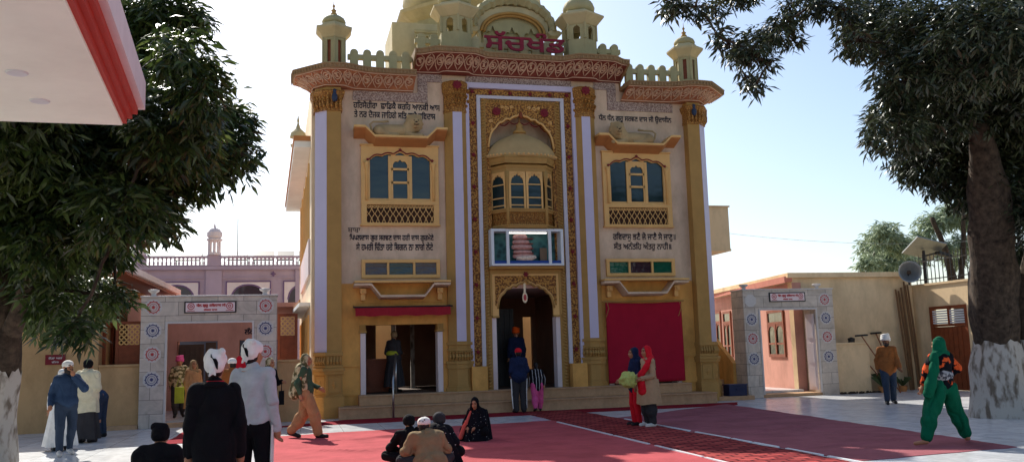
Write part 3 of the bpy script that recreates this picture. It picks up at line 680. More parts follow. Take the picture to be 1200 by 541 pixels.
# centre section
xs=np.linspace(-3.12,3.12,53)
base=[(X(x),-.06-.22*(bump(x,1.92,.34,.18)+bump(x,-1.92,.34,.18))) for x in xs]
rim=[(X(x),-.82-.3*(bump(x,2.05,.5,.5)+bump(x,-2.05,.5,.5))) for x in xs]
cornice_part('cornice',base,rim,9.53,10.0,T)
b=MB()
for s in (-1,1):       # end cheeks of the raised section
    xx=X(s*3.12)
    b.add([(xx,0,9.3),(xx,-.06,9.53),(xx,-.84,9.86),(xx,-.87,10),(xx,0.1,10.02),(xx+s*.05,0,9.3),(xx+s*.05,-.06,9.53),(xx+s*.05,-.84,9.86),(xx+s*.05,-.87,10),(xx+s*.05,.1,10.02)],
      [(0,1,2,3,4),(9,8,7,6,5),(0,5,6,1),(1,6,7,2),(2,7,8,3),(3,8,9,4)])
b.build('cornice_cheek',M['rim'],T)
for s in (-1,1):
    bp=[(3.13,-.06),(3.6,-.06),(4.1,-.06),(4.5,-.06),(4.75,-.06),(4.9,-.16),(5.06,-.32),(5.2,-.33),(5.4,-.33),(5.56,-.33),(5.72,-.16),(5.86,.0),(5.9,.25),(5.9,.7)]
    rp=[(3.13,-.82),(3.6,-.82),(4.1,-.83),(4.5,-.88),(4.75,-.98),(4.93,-1.08),(5.1,-1.13),(5.3,-1.12),(5.62,-1.08),(5.9,-.8),(6.2,-.5),(6.42,-.28),(6.46,.1),(6.46,.7)]
    cornice_part('cornice',[(X(s*x),y) for x,y in bp],[(X(s*x),y) for x,y in rp],8.97,9.38,T,'frieze_side')
# plaster band below
b=MB()
for s in (-1,1):
    b.box(*sorted((X(s*3.0),X(s*4.82))),-.03,0,8.68,8.955)
    b.box(*sorted((X(s*2.72),X(s*3.0))),-.03,0,8.681,9.3)
    b.box(*sorted((X(s*2.3),X(s*3.0))),-.031,0,9.301,9.53)
b.box(X(-1.6),X(1.6),-.03,0,9.312,9.53)
b.build('floral_band',M['speckle'],T)
# --- parapet merlons
def merlons(x0,x1,n,y,z0,zr,zt):
    b=MB(); p=(x1-x0)/n; r=p*.31
    b.box(x0,x1,y,y+.14,zr-.14,zr); b.box(x0,x1,y+.002,y+.138,z0,z0+.06)
    for k in range(n):
        c=x0+p*(k+.5); b.box(c-r,c+r,y-.012,y+.152,z0,zt-r)
        b.prism([(c+r*math.cos(t),zt-r+r*math.sin(t)) for t in np.linspace(0,PI,13)],y-.012,y+.152)
    return b
for s in (-1,1):
    x0,x1=sorted((X(s*3.18),X(s*4.98))); merlons(x0,x1,5,-.3,9.4,9.92,10.07).build('parapet',M['sage'],T,bevel=.006)
    x0,x1=sorted((X(s*2.36),X(s*3.1))); merlons(x0,x1,2,-.32,10.02,10.48,10.64).build('parapet',M['sage'],T,bevel=.006)
x0,x1=X(-1.5),X(1.4); merlons(x0,x1,8,-.2,10.02,10.5,10.68).build('parapet',M['sage_cream'],T,bevel=.006)
# --- turrets
def ngon(cx,cy,r,n,rot): return [(cx+r*math.cos(rot+2*PI*i/n),cy+r*math.sin(rot+2*PI*i/n)) for i in range(n)]
def turret(cx,cy,w,z0,zb,ze,zd,n,big):
    rot=PI/n if n!=4 else PI/4+.12
    rr=w/math.cos(PI/n)
    b=MB(); wall_t=.0
    b.prism_z(ngon(cx,cy,rr*1.06,n,rot),z0,z0+.12); b.prism_z(ngon(cx,cy,rr,n,rot),z0+.12,zb)
    P=ngon(cx,cy,rr,n,rot)
    for i in range(n):
        a=Vector((*P[i],0)); c=Vector((*P[(i+1)%n],0)); L=(c-a).length; u=(c-a)/L; nn=Vector((u.y,-u.x,0))
        b.xf=Matrix(((u.x,-nn.x,0,a.x),(u.y,-nn.y,0,a.y),(0,0,1,0),(0,0,0,1)))
        hw=L*.2
        ar=cusped(L/2-hw,L/2+hw,zb+(ze-zb)*.62,zb+(ze-zb)*.86,3,.02,.3,12) if big else [(L/2-hw*.8,zb+(ze-zb)*.82),(L/2+hw*.8,zb+(ze-zb)*.82)]
        b.archpanel(0.0,L,ze,ar,.0,.05,z0=zb)
        b.tube([(0,0,zb),(0,0,ze)],.025 if not big else .04,6)
        b.xf=None
    t=b.build('turret',M['sage'],T,bevel=.004)
    if not big: b=MB(); b.prism_z(ngon(cx,cy,rr*.8,n,rot),z0+.13,ze-.05); b.build('turret_core',M['brownwood'],t)
    e=MB(); k=1.62 if not big else 1.5
    e.loft([[(x,y,z) for x,y in ngon(cx,cy,rr*q,n,rot)] for q,z in ((1.04,ze-.06),(1.15,ze),(k-.05,ze+.16),(k,ze+.19),(k,ze+.24),(1.2,ze+.27),(1.05,ze+.34),(1.0,ze+.38))]); e.build('eave',M['sage_cream'],t)
    zz=ze+.38; h=zd-zz
    d=MB(); d.lathe([(w*.84,zz),(w*1.0,zz+h*.1),(w*1.04,zz+h*.3),(w*.92,zz+h*.58),(w*.62,zz+h*.82),(w*.3,zz+h*.95),(w*.18,zd)],(cx,cy),40,rib=.07,nr=16)
    dm=d.build('dome',M['sage'],t,smooth=True)
    d=MB(); d.lathe([(w*.36,zd-.03),(w*.3,zd+.04),(.05,zd+.08),(.08,zd+.13),(.03,zd+.17),(.02,zd+.22),(.045,zd+.26),(.012,zd+.32),(.006,zd+.45)],(cx,cy),10); d.build('finial',M['gold'],t,smooth=True)
    return t
for s in (-1,1):
    turret(X(s*5.34),-.02,.3,9.39,9.68,10.45,11.12,6,False)
    turret(X(s*1.9),-.1,.44,10.01,10.68,11.2,12.12,6,True)
b=MB()
for s in (-1,1): 
    cx=X(s*1.9); b.box(cx-.12,cx+.12,-.12,-.08,10.7,11.02)
# --- small arched pavilion behind the sign
b=MB(); px=X(.0)
ar=[(px+1.0*math.cos(t),11.12+.62*math.sin(t)) for t in np.linspace(PI,0,31)]
b.archpanel(px-1.1,px+1.1,11.95,ar,.5,.62,z0=10.0)
b.v=[(x,y,min(z,11.24+.72*math.sqrt(max(.02,1-((x-px)/1.22)**2))) if z>11.9 else z) for x,y,z in b.v]
pav=b.build('roof_pavilion',M['sage_cream'],T)
b=MB()
for rr,y in ((.98,.48),(.88,.54)): b.tube([(px+rr*math.cos(t),y,11.12+rr*.62*math.sin(t)) for t in np.linspace(PI,0,25)],.05,6)
b.build('arch_rib',M['gold'],pav,smooth=True)
b=MB()
for k in range(3):
    c=px-.6+k*.6; b.archpanel(c-.3,c+.3,11.75,cusped(c-.26,c+.26,10.95,11.35,3,.06,.3,18),.63,.68,z0=10.0)
b.box(px-1.0,px+1.0,.75,.8,10.0,11.7); b.build('arcade',M['sage'],pav)
b=MB(); n=40; rows=[]
for k in range(n+1):
    t=PI*(1-k/n); rb=.035*abs(math.sin(k*1.2)); cxp=math.cos(t); s_=math.sin(t)
    rows.append([(px+(1.12+q+rb)*cxp,y,11.2+(.74+q*1.5+rb*2)*s_) for q,y in ((.0,.42),(.1,.3),(.2,.36),(.24,.6),(.2,1.2),(.0,1.2))])
b.loft(rows); b.build('curved_roof',M['sage'],pav)
for s in (-1,1):
    b=MB(); b.loft([[(px+s*1.28+dx*q,y,z) for dx,y in ((-.22,.36),(.22,.36),(.22,1.0),(-.22,1.0))] for q,z in ((.6,11.05),(1,11.13),(1,11.17),(.5,11.22))])
    b.build('pavilion_eave',M['sage_cream'],pav)
# --- block and main tower on the roof
b=MB(); b.box(-3.42,-1.62,3.0,5.2,9.41,12.2); b.box(-3.46,-1.6,2.96,5.2,10.95,11.02); rb_=b.build('roof_block',M['sage_cream'],T,bevel=.01)
b=MB(); b.box(-2.75,-1.3,2.6,2.66,10.9,11.0); b.box(-2.75,-1.3,2.6,2.66,11.75,11.85); b.box(-2.75,-1.3,2.64,2.66,11.0,11.75)
for k in range(9): c=-2.67+k*.16; b.ring((c,11.6),.04,.075,2.58,2.64,8); b.ring((c,11.4),.03,.06,2.58,2.64,8); b.box(c-.02,c+.02,2.6,2.64,11.0,11.35)
b.build('roof_jali',M['sage'],T)
b=MB(); b.prism_z(ngon(X(.02),6.6,2.55,8,PI/8),3.6,13.35); tw=b.build('main_tower',M['sage'],T,bevel=.01)
b=MB(); b.loft([[(x,y,z) for x,y in ngon(X(.02),6.6,r_,8,PI/8)] for r_,z in ((2.5,13.2),(2.7,13.3),(3.0,13.5),(3.05,13.6),(2.5,13.75))]); b.build('tower_eave',M['sage_cream'],tw)
b=MB(); b.lathe([(2.3,13.75),(2.5,14.2),(2.4,15),(1.9,15.8),(1.0,16.5),(.3,16.9),(.1,17.6),(.01,18.2)],(X(.02),6.6),40,rib=.04,nr=16); b.build('tower_dome',M['sage_cream'],tw,smooth=True)
for a in (-2.75,-2.0,-PI/2,-1.1):
    n=Vector((math.cos(a),math.sin(a),0)); c=Vector((X(.02),6.6,0))+n*2.36; u=Vector((-n.y,n.x,0))
    if abs(a+PI/2)<.9 or True:
        b=MB(); b.xf=Matrix(((u.x,-n.x,0,c.x),(u.y,-n.y,0,c.y),(0,0,1,0),(0,0,0,1))); b.archpanel(-.4,.4,13.0,cusped(-.28,.28,12.4,12.8,3,.05,.25,16),-.06,.05,z0=11.2); b.build('tower_window',M['cream'],tw)
        b=MB(); b.xf=Matrix(((u.x,-n.x,0,c.x),(u.y,-n.y,0,c.y),(0,0,1,0),(0,0,0,1))); b.box(-.28,.28,-.03,.05,11.25,12.8); b.build('pane',M['glass'],tw)
# --- left flank: balcony slabs, windows
b=MB(); b.prism_z([(-5.99,1.0),(-6.45,1.0),(-6.76,12.6),(-6.19,12.6)],7.54,7.72); bs=b.build('side_balcony',M['whitepaint'],T)
b=MB(); b.prism_z([(-5.98,.95),(-6.48,.95),(-6.8,12.65),(-6.74,12.65),(-6.42,1.01),(-5.98,1.01)],7.721,7.86); b.build('balcony_edge',M['ledge'],bs)
b=MB(); b.prism_z([(-5.99,1.0),(-6.3,1.0),(-6.68,9.5),(-6.14,9.5)],3.02,3.12); bs=b.build('side_balcony',M['whitepaint'],T); 
b=MB(); b.prism_z([(-6.27,1.0),(-6.3,1.0),(-6.68,9.5),(-6.64,9.5)],3.121,3.2); b.build('balcony_edge',M['ledge'],bs)
b=MB(); b.lathe([(.22,8.35),(.25,8.42),(.15,8.46),(.16,8.62),(.27,8.66),(.23,8.82),(.08,8.97),(.025,9.15),(.04,9.22),(.008,9.4)],(-6.33,4.5),14); b.box(-6.5,-6.12,4.3,4.9,7.87,8.35); b.build('side_cupola',M['sage_cream'],T)
for y in (1.6,3.6,5.6,7.6,9.6):
    xx=-5.99-.21*(y-.3)/11.7
    for z0,z1 in ((.9,2.8),(4.4,7.2)):
        b=MB(); b.box(xx-.05,xx-.003,y,y+.12,z0,z1); b.box(xx-.05,xx-.003,y+1.1,y+1.22,z0,z1); b.box(xx-.05,xx-.003,y+.12,y+1.1,z1-.12,z1); b.box(xx-.05,xx-.003,y+.12,y+1.1,z0,z0+.1); w_=b.build('side_window',M['tan'],T)
        b=MB(); b.box(xx-.02,xx-.004,y+.12,y+1.1,z0+.1,z1-.12); b.build('pane',M['glass'],w_)
b=MB(); b.add([(-6.06,1.0,3.9),(-6.2,9,3.9),(-6.2,9,4.9),(-6.06,1.0,4.9),(-6.0,1.0,3.9),(-6.15,9,3.9),(-6.15,9,4.9),(-6.0,1.0,4.9)],[(0,3,2,1),(4,5,6,7),(0,1,5,4),(1,2,6,5),(2,3,7,6),(3,0,4,7)]); b.build('side_panel',M['palewall'],T)
# --- right flank: jutting box room
b=MB(); b.box(5.86,6.98,1.0,3.2,4.62,5.95); b.box(5.86,7.02,.96,3.2,5.951,6.0); b.box(5.86,7.0,.98,3.2,4.55,4.619); b.build('box_balcony',M['tanwall'],T,bevel=.008)
# right stair with sloping parapet
b=MB(); 
for k in range(12): b.box(5.87,6.75,1.0+k*.27,4.6,.001+k*.18,.18+k*.18)
b.box(5.5,6.75,-.35,.99,.0,.12); b.box(5.87,6.75,.5,.999,.121,.2)
st=b.build('side_stair',M['stone'],T,bevel=.008)
b=MB(); b.add([(6.76,.9,0),(6.76,4.6,0),(6.76,4.6,3.2),(6.76,4.2,3.2),(6.76,.9,1.05),(6.9,.9,0),(6.9,4.6,0),(6.9,4.6,3.2),(6.9,4.2,3.2),(6.9,.9,1.05)],[(0,1,2,3,4),(9,8,7,6,5),(0,5,6,1),(1,6,7,2),(2,7,8,3),(3,8,9,4),(4,9,5,0)]); b.build('stair_parapet',M['ochre'],st)
# --- wall texts
def wall_text(t,x0,x1,z0,z1,nm='scripture',bold=1,y=-.0):
    shift(lettering(t,x1-x0,z1-z0,bold,300),x0,y-.003,z0).build(nm,M['letter'],T)
wall_text('ਹਿਰਸੋਹੀਰਾ  ਛਾਿਡਕੈ ਕਰਿਹ ਆਨਕੀ ਆਸ',-4.86,-2.42,8.46,8.68)
wall_text('ਤੇ ਨਰ ਦੋਜਕ ਜਾਿਹਗੇ ਸਿਤ ਭਾਖੈ ਰਿਵਦਾਸ',-4.84,-2.55,8.2,8.42)
wall_text('ਬਾਬਾ',-5.02,-4.68,4.95,5.08)
wall_text('ਿਪਪਲਦਾਸ ਗੁਰ ਸਰਵਣ ਦਾਸ ਹਰੀ ਦਾਸ ਗੁਰਮੇਟੇ',-4.98,-2.66,4.7,4.92)
wall_text('ਸੇ ਹਮਰੀ ਿਚੰਤਾ ਹਰੇ ਿਬਗਨ ਨਾ ਲਾਗੇ ਨੇਟੇ',-4.8,-2.68,4.46,4.68)
wall_text('ਧੰਨ ਧੰਨ ਗੁਰੂ ਸਰਵਣ ਦਾਸ ਜੀ ਉਦਾਸੀਨ',2.38,4.72,8.3,8.56)
wall_text('ਰਿਵਦਾਸੁ ਭਣੈ ਜੋ ਜਾਣੈ ਸੋ ਜਾਣੁ॥',2.67,4.66,4.72,5.0)
wall_text('ਸੰਤ ਅਨੰਤਿਹ ਅੰਤਰੁ ਨਾਹੀ॥',2.68,4.5,4.44,4.7)
# roof sign
S_=tag(shift(lettering('ਸੱਚਖੰਡ',2.42,.56,2,150,.06),-1.18,-.45,10.2).build('sign_letters',M['sign_red']),'deep red raised Gurmukhi letters standing along the top of the shrine cornice','sign')
# ------------------------------------------------------------------ organic shapes
def cap(mb,p0,r0,p1,r1,n=10):
    mb.prims.append(('c',Vector(p0),r0,Vector(p1),r1))
def ell(mb,c,r,rot=None,n=14,m=9):
    c=Vector(c); rings=[]; mb.prims.append(('e',c,r,rot))
    for k in range(1,m):
        ph=PI*k/m
        ring=[]
        for i in range(n):
            v=Vector((r[0]*math.sin(ph)*math.cos(2*PI*i/n),r[1]*math.sin(ph)*math.sin(2*PI*i/n),-r[2]*math.cos(ph)))
            if rot is not None: v=rot@v
            ring.append(c+v)
        rings.append(ring)
    return mb.loft(rings)
def blob(mb,voxel,smooth=3,fold=0,fscale=(9,9,4),seed=0,extra=None):
    """one continuous skin blended round capsules and ellipsoids (distance field + surface nets); optional cloth folds"""
    h=voxel*1.0; lo=np.full(3,1e9); hi=-lo
    for p in mb.prims:
        pts=[(p[1],p[2]),(p[3],p[4])] if p[0]=='c' else [(p[1],max(p[2]))]
        for c,r in pts: lo=np.minimum(lo,np.array(c)-r); hi=np.maximum(hi,np.array(c)+r)
    lo=lo-3*h; dim=np.ceil((hi+3*h-lo)/h).astype(int)+1; big=2.5*h; D=np.full(dim,big,np.float32); kk=1.1*h+.006
    for p in mb.prims:
        pts=[(p[1],p[2]),(p[3],p[4])] if p[0]=='c' else [(p[1],max(p[2]))]
        a=np.min([np.array(c)-r for c,r in pts],0)-2.6*h; b=np.max([np.array(c)+r for c,r in pts],0)+2.6*h
        i0=np.maximum(np.floor((a-lo)/h).astype(int),0); i1=np.minimum(np.ceil((b-lo)/h).astype(int)+1,dim)
        g=np.stack(np.meshgrid(*[lo[q]+h*np.arange(i0[q],i1[q]) for q in range(3)],indexing='ij'),-1).astype(np.float32)
        if p[0]=='c':
            A=np.array(p[1],np.float32); Bv=np.array(p[3],np.float32)-A; L2=float(Bv@Bv)+1e-9; q=g-A; t=np.clip(q@Bv/L2,0,1)
            d=np.linalg.norm(q-t[...,None]*Bv,axis=-1)-(p[2]+(p[4]-p[2])*t)
        else:
            q=g-np.array(p[1],np.float32)
            if p[3] is not None: q=q@np.array(p[3],np.float32)
            r=np.array(p[2],np.float32); k0=np.linalg.norm(q/r,axis=-1); k1=np.linalg.norm(q/(r*r),axis=-1)+1e-6; d=k0*(k0-1)/k1
        sl=tuple(slice(i0[q],i1[q]) for q in range(3)); e=D[sl]; d=np.minimum(d,big); m_=np.maximum(kk-np.abs(e-d),0)/kk; D[sl]=np.minimum(e,d)-m_*m_*kk*.25
    for _ in range(1 if smooth else 0):
        D[1:-1,1:-1,1:-1]=(D[1:-1,1:-1,1:-1]*2+(D[2:,1:-1,1:-1]+D[:-2,1:-1,1:-1]+D[1:-1,2:,1:-1]+D[1:-1,:-2,1:-1]+D[1:-1,1:-1,2:]+D[1:-1,1:-1,:-2])/3)/4
    S=D<0; n=np.array(dim)-1; ins=np.zeros(n,np.int8)
    for x in (0,1):
        for y in (0,1):
            for z in (0,1): ins+=S[x:x+n[0],y:y+n[1],z:z+n[2]]
    cells=np.argwhere((ins>0)&(ins<8)); idx=np.full(n,-1,np.int64); idx[tuple(cells.T)]=np.arange(len(cells))
    acc=np.zeros((len(cells),3)); cnt=np.zeros(len(cells)); cn=[np.array((x,y,z)) for x in (0,1) for y in (0,1) for z in (0,1)]
    for ca in cn:
        for ax in range(3):
            if ca[ax]==0:
                cb=ca.copy(); cb[ax]=1; da=D[tuple((cells+ca).T)]; db=D[tuple((cells+cb).T)]; k=(da<0)!=(db<0); t=np.where(k,da/(da-db+1e-12),0)
                pt=np.repeat(ca[None].astype(float),len(cells),0); pt[:,ax]=t; acc[k]+=pt[k]; cnt[k]+=1
    Vx=lo+h*(cells+acc/cnt[:,None]); F=[]
    for ax in range(3):
        u,v=(ax+1)%3,(ax+2)%3; s0=[slice(None)]*3; s1=[slice(None)]*3; s0[ax]=slice(0,-1); s1[ax]=slice(1,None); A=S[tuple(s0)]; Bq=S[tuple(s1)]
        for flip,kq in ((False,A&~Bq),(True,~A&Bq)):
            e=np.argwhere(kq)
            if not len(e): continue
            q=[]
            for du,dv in ((-1,-1),(0,-1),(0,0),(-1,0)):
                c=e.copy(); c[:,u]+=du; c[:,v]+=dv; q.append(idx[tuple(c.T)])
            q=np.stack(q,1); F.append(q[:,::-1] if flip else q)
    F=np.concatenate(F).astype(np.int32); me=bpy.data.meshes.new('skin')
    ev=np.array([tuple(p) for p in extra.v]) if extra is not None and extra.v else np.zeros((0,3)); V_=np.concatenate([Vx,ev]); nv=len(Vx)
    ef=[tuple(i+nv for i in f) for f in extra.f] if len(ev) else []
    loops=np.concatenate([F.ravel(),np.array([i for f in ef for i in f],np.int32)]).astype(np.int32); sizes=np.array([4]*len(F)+[len(f) for f in ef]); st=np.concatenate([[0],np.cumsum(sizes)[:-1]]).astype(np.int32)
    me.vertices.add(len(V_)); me.vertices.foreach_set('co',V_.astype(np.float32).ravel()); me.loops.add(len(loops)); me.loops.foreach_set('vertex_index',loops); me.polygons.add(len(sizes)); me.polygons.foreach_set('loop_start',st); me.update(calc_edges=True)
    if fold:
        off=Vector((seed*3.1,seed*1.7,seed*.9)); nr=[v.normal.copy() for v in me.vertices]
        for i in range(nv):
            v=me.vertices[i]; p=Vector((v.co.x*fscale[0],v.co.y*fscale[1],v.co.z*fscale[2]))+off
            f=.9*noise.noise(p*.7)+.35*noise.noise(p*1.6+off)-.7*max(0,1-abs(noise.noise(p*.55+off*2))*9); v.co+=nr[i]*(f*fold)
        me.update()
    me.polygons.foreach_set('use_smooth',[True]*len(me.polygons))
    return me
def put(name,me,m,parent):
    me.name=name; me.materials.clear(); me.materials.append(m); me.polygons.foreach_set('material_index',[0]*len(me.polygons))
    return link(name,me,parent)
# ------------------------------------------------------------------ the two cement lions on the ledges
def lion(cx,s):
    b=MB(); z=7.6; y=-.26; P=lambda x,yy,zz:(cx+s*x*.94,y+yy*.9,z-.02+zz*.84)
    cap(b,P(-.5,.02,.2),.2,P(.3,.02,.22),.19); cap(b,P(-.52,-.1,.17),.17,P(-.35,-.13,.1),.1)          # trunk, haunch
    cap(b,P(-.38,-.16,.05),.06,P(-.02,-.2,.04),.05); cap(b,P(.3,-.12,.1),.1,P(.42,-.2,.05),.06); cap(b,P(.42,-.2,.05),.06,P(.72,-.22,.04),.055)
    cap(b,P(.3,.1,.08),.09,P(.7,.1,.04),.05); cap(b,P(.34,.0,.3),.2,P(.46,-.02,.5),.2)
    ell(b,P(.5,-.02,.5),(.24,.2,.27)); ell(b,P(.52,-.16,.5),(.15,.13,.17)); cap(b,P(.53,-.26,.44),.075,P(.53,-.31,.43),.06); ell(b,P(.52,-.24,.34),(.07,.06,.04))
    for q in (-1,1): ell(b,P(.5+q*.17,-.06,.72),(.055,.04,.06)); ell(b,P(.53+q*.065,-.27,.53),(.035,.03,.03))
    for k in range(12):
        a=k*2*PI/12; cap(b,P(.5+.17*math.cos(a),-.1,.5+.2*math.sin(a)),.05,P(.5+.25*math.cos(a),-.04,.48+.27*math.sin(a)),.035)
    b2=MB(); b2.tube([P(-.66,.0,.15),P(-.76,-.03,.25),P(-.8,-.03,.42),P(-.7,0,.52),P(-.45,.06,.54),P(-.25,.1,.58)],[.035,.03,.028,.026,.026,.035],8)
    me=blob(b,.016,2,extra=b2); o=put('lion_statue',me,M['statue'],T)
    f=MB()
    for q in (-1,1): ell(f,P(.53+q*.06,-.3,.53),(.02,.015,.016),None,8,6)
    ell(f,P(.53,-.365,.46),(.035,.02,.025),None,8,6); f.tube([P(.46,-.345,.385),P(.53,-.36,.37),P(.6,-.345,.385)],.012,5); f.build('face_paint',M['bark'],o)
lion(X(-3.62),1); lion(X(3.36),-1)
# ------------------------------------------------------------------ ground
b=MB(); b.box(-14.2,13.75,-40,24,-.2,0); tag(b.build('courtyard_floor',M['floor']),kind='structure')
b=MB(); b.box(-900,900,-900,900,-.6,-.35); tag(b.build('ground',mat('dry_earth',srgb(150,136,104),.95,.2,.3)),kind='structure')
# ------------------------------------------------------------------ carpets
def carpet(name,label,poly,z,m,amp=.012,res=.16,ridges=(),th=.012):
    xs=[p[0] for p in poly]; ys=[p[1] for p in poly]; (x00,y0),(x10,_),(x11,y1),(x01,_)=poly
    nx=max(4,int((max(xs)-min(xs))/res)); ny=max(4,int((max(ys)-min(ys))/res)); b=MB(); vs=[];fs=[]
    for j in range(ny+1):
        v=j/ny
        for i in range(nx+1):
            u=i/nx
            x=(1-v)*((1-u)*poly[0][0]+u*poly[1][0])+v*((1-u)*poly[3][0]+u*poly[2][0]); y=(1-v)*((1-u)*poly[0][1]+u*poly[1][1])+v*((1-u)*poly[3][1]+u*poly[2][1])
            e=0
            if i in (0,nx) or j in (0,ny): x+=.07*noise.noise(Vector((x*.9,y*.9,z*90)))+.03*noise.noise(Vector((x*3.1,y*3.1,z*90))); y+=.07*noise.noise(Vector((x*.9+9,y*.9,z*70)))+.03*noise.noise(Vector((x*3.3+9,y*3.3,z*70)))
            h=amp*max(0,noise.noise(Vector((x*.9,y*1.3,z*50)))+.25*noise.noise(Vector((x*3.7,y*4.1,3))))
            for (ax,ay,cx,cy,w,hh) in ridges:
                d=Vector((cx-ax,cy-ay)); L=d.length; d/=L; q=Vector((x-ax,y-ay)); t=q.dot(d)
                if 0<t<L: dd=abs(q.x*d.y-q.y*d.x+.05*math.sin(t*3)); h+=hh*max(0,1-dd/w)**1.0*math.sin(PI*t/L)
            vs.append((x,y,z+h))
    n=nx+1
    for j in range(ny):
        for i in range(nx): fs.append((j*n+i,j*n+i+1,(j+1)*n+i+1,(j+1)*n+i))
    b.add(vs,fs); rim=[i for i in range(nx+1)]+[j*n+nx for j in range(1,ny+1)]+[ny*n+i for i in range(nx-1,-1,-1)]+[j*n for j in range(ny-1,0,-1)]
    o=len(b.v); b.v+=[(b.v[i][0],b.v[i][1],.001) for i in rim]
    for k in range(len(rim)): k2=(k+1)%len(rim); b.f.append((rim[k],o+k,o+k2,rim[k2]))
    return tag(b.build(name,m,smooth=False),label,'carpet')
M['carpet_red']=mat('red_carpet_pile',srgb(180,84,88),.95,.1,1.6,bump=.4,bscale=60,dirt=.26,spec=.1)
M['carpet_strip']=mat('deep_red_carpet_pile',srgb(136,32,44),.95,.08,2,bump=.3,bscale=120,dirt=.12,spec=.1)
M['carpet_mauve']=mat('dusty_mauve_carpet_pile',srgb(154,92,98),.95,.1,1.4,bump=.4,bscale=60,dirt=.26,spec=.1)
M['carpet_brick']=mat_tiles('brick_patterned_carpet',srgb(190,84,78),srgb(134,46,50),srgb(76,26,32),.3,.15,.022,.95,'XY',.1,.25,.5,.05)
rd=[(-5.7,-6.9,-3.4,-6.2,.12,.05),(-4.2,-7.5,-1.6,-8.6,.1,.035),(-3.4,-9.0,-1.2,-9.3,.12,.04),(-6.6,-8.2,-4.6,-9.2,.1,.03),(-2.6,-6.2,-.9,-7.1,.09,.03)]
carpet('carpet','wide red carpet left of the patterned runner, half in sun, where the group sits',[(-7.0,-22),(-.72,-22),(-.66,-4.45),(-7.0,-5.05)],.008,M['carpet_red'],.012,.1,rd)
carpet('carpet','brick patterned dark red runner leading straight out from the doorway',[(-.66,-22),(.8,-22),(.8,-1.5),(-.64,-1.5)],.014,M['carpet_brick'],.006,.2)
carpet('carpet','dusty mauve carpet right of the patterned runner under the walking green figure',[(.9,-13.6),(3.85,-13.25),(5.1,-1.75),(.84,-4.6)],.008,M['carpet_mauve'],.012,.12,[(1.0,-6.2,4.9,-4.0,.07,.05),(.95,-9.6,4.4,-8.2,.06,.045),(1.0,-12,4.2,-11.4,.07,.04),(2.9,-13.2,3.1,-4,.05,.03)])
carpet('carpet','narrow deep red carpet strip along the foot of the front steps',[(-7.3,-2.6),(5.2,-2.25),(5.75,-1.12),(-5.2,-1.08)],.005,M['carpet_strip'],.008,.16)
carpet('carpet','short red mat leading to the left marble gateway',[(-9.0,-5.6),(-7.4,-5.6),(-7.35,-1.75),(-8.8,-1.75)],.006,M['carpet_strip'],.01,.14)
for x,l in ((-.72,'thin white tape line along the left edge of the patterned runner'),(.86,'thin white tape line along the right edge of the patterned runner')):
    b=MB(); rnd=random.Random(int(x*10))
    y=-22.0
    while y<-5.2:
        L=rnd.uniform(.6,2.4); b.box(x-.025,x+.025,y,min(y+L,-5),.0,.024); y+=L+rnd.uniform(.02,.3)
    tag(b.build('floor_tape',M['alu']),l,'tape')
# red cloth hanging on the right bay
b=MB(); nx,nz=40,24; vs=[];fs=[]; cx=X(3.53)
for j in range(nz+1):
    for i in range(nx+1):
        u=i/nx; v=j/nz; x=2.3+2.36*u; z=.62+2.3*v-.03*math.sin(PI*u)*v
        y=-.13-.03*noise.noise(Vector((x*1.6,z*.5,3)))-.012*noise.noise(Vector((x*4,z*1.1,8)))-.02*(1-v)**2-.006*math.sin(u*40)*v**4
        vs.append((x,y,z))
for j in range(nz):
    for i in range(nx): fs.append((j*(nx+1)+i,j*(nx+1)+i+1,(j+1)*(nx+1)+i+1,(j+1)*(nx+1)+i))
b.add(vs,fs); o=b.build('hanging_cloth',M['redcloth'],smooth=True); so=o.modifiers.new('thick','SOLIDIFY'); so.thickness=.01; so.offset=1
tag(o,'large plain dark red cloth hung over the right opening of the shrine','cloth')
b=MB(); b.tube([(2.2,-.13,2.95),(4.75,-.13,2.95)],.018,8)
for x in (2.34,4.6): b.tube([(x,-.14,2.95),(x+.05,-.15,2.75),(x-.02,-.15,2.55),(x-.05,-.14,2.5)],.01,5)
b.build('curtain_rod',M['gold'],o)
# hand rail at the left steps
b=MB(); b.tube([(-3.95,-1.12,.0),(-3.95,-1.12,.95),(-3.9,-.9,1.1),(-3.75,-.1,1.62),(-3.75,.05,1.62)],.028,8); b.tube([(-3.76,-.1,.57),(-3.76,-.1,1.62)],.026,8)
tag(b.build('hand_rail',M['chrome'],smooth=True),'pale metal hand rail rising beside the left steps of the shrine','railing')
# blue box on the stair
b=MB(); b.box(5.98,6.55,-.28,.1,.125,.42); b.box(5.96,6.57,-.3,.12,.42,.46); b.box(6.2,6.34,-.31,-.28,.3,.36)
tag(b.build('storage_box',mat('dark_blue_plastic',srgb(34,44,74),.5)),'dark blue box standing on the lowest step of the right stair','box')
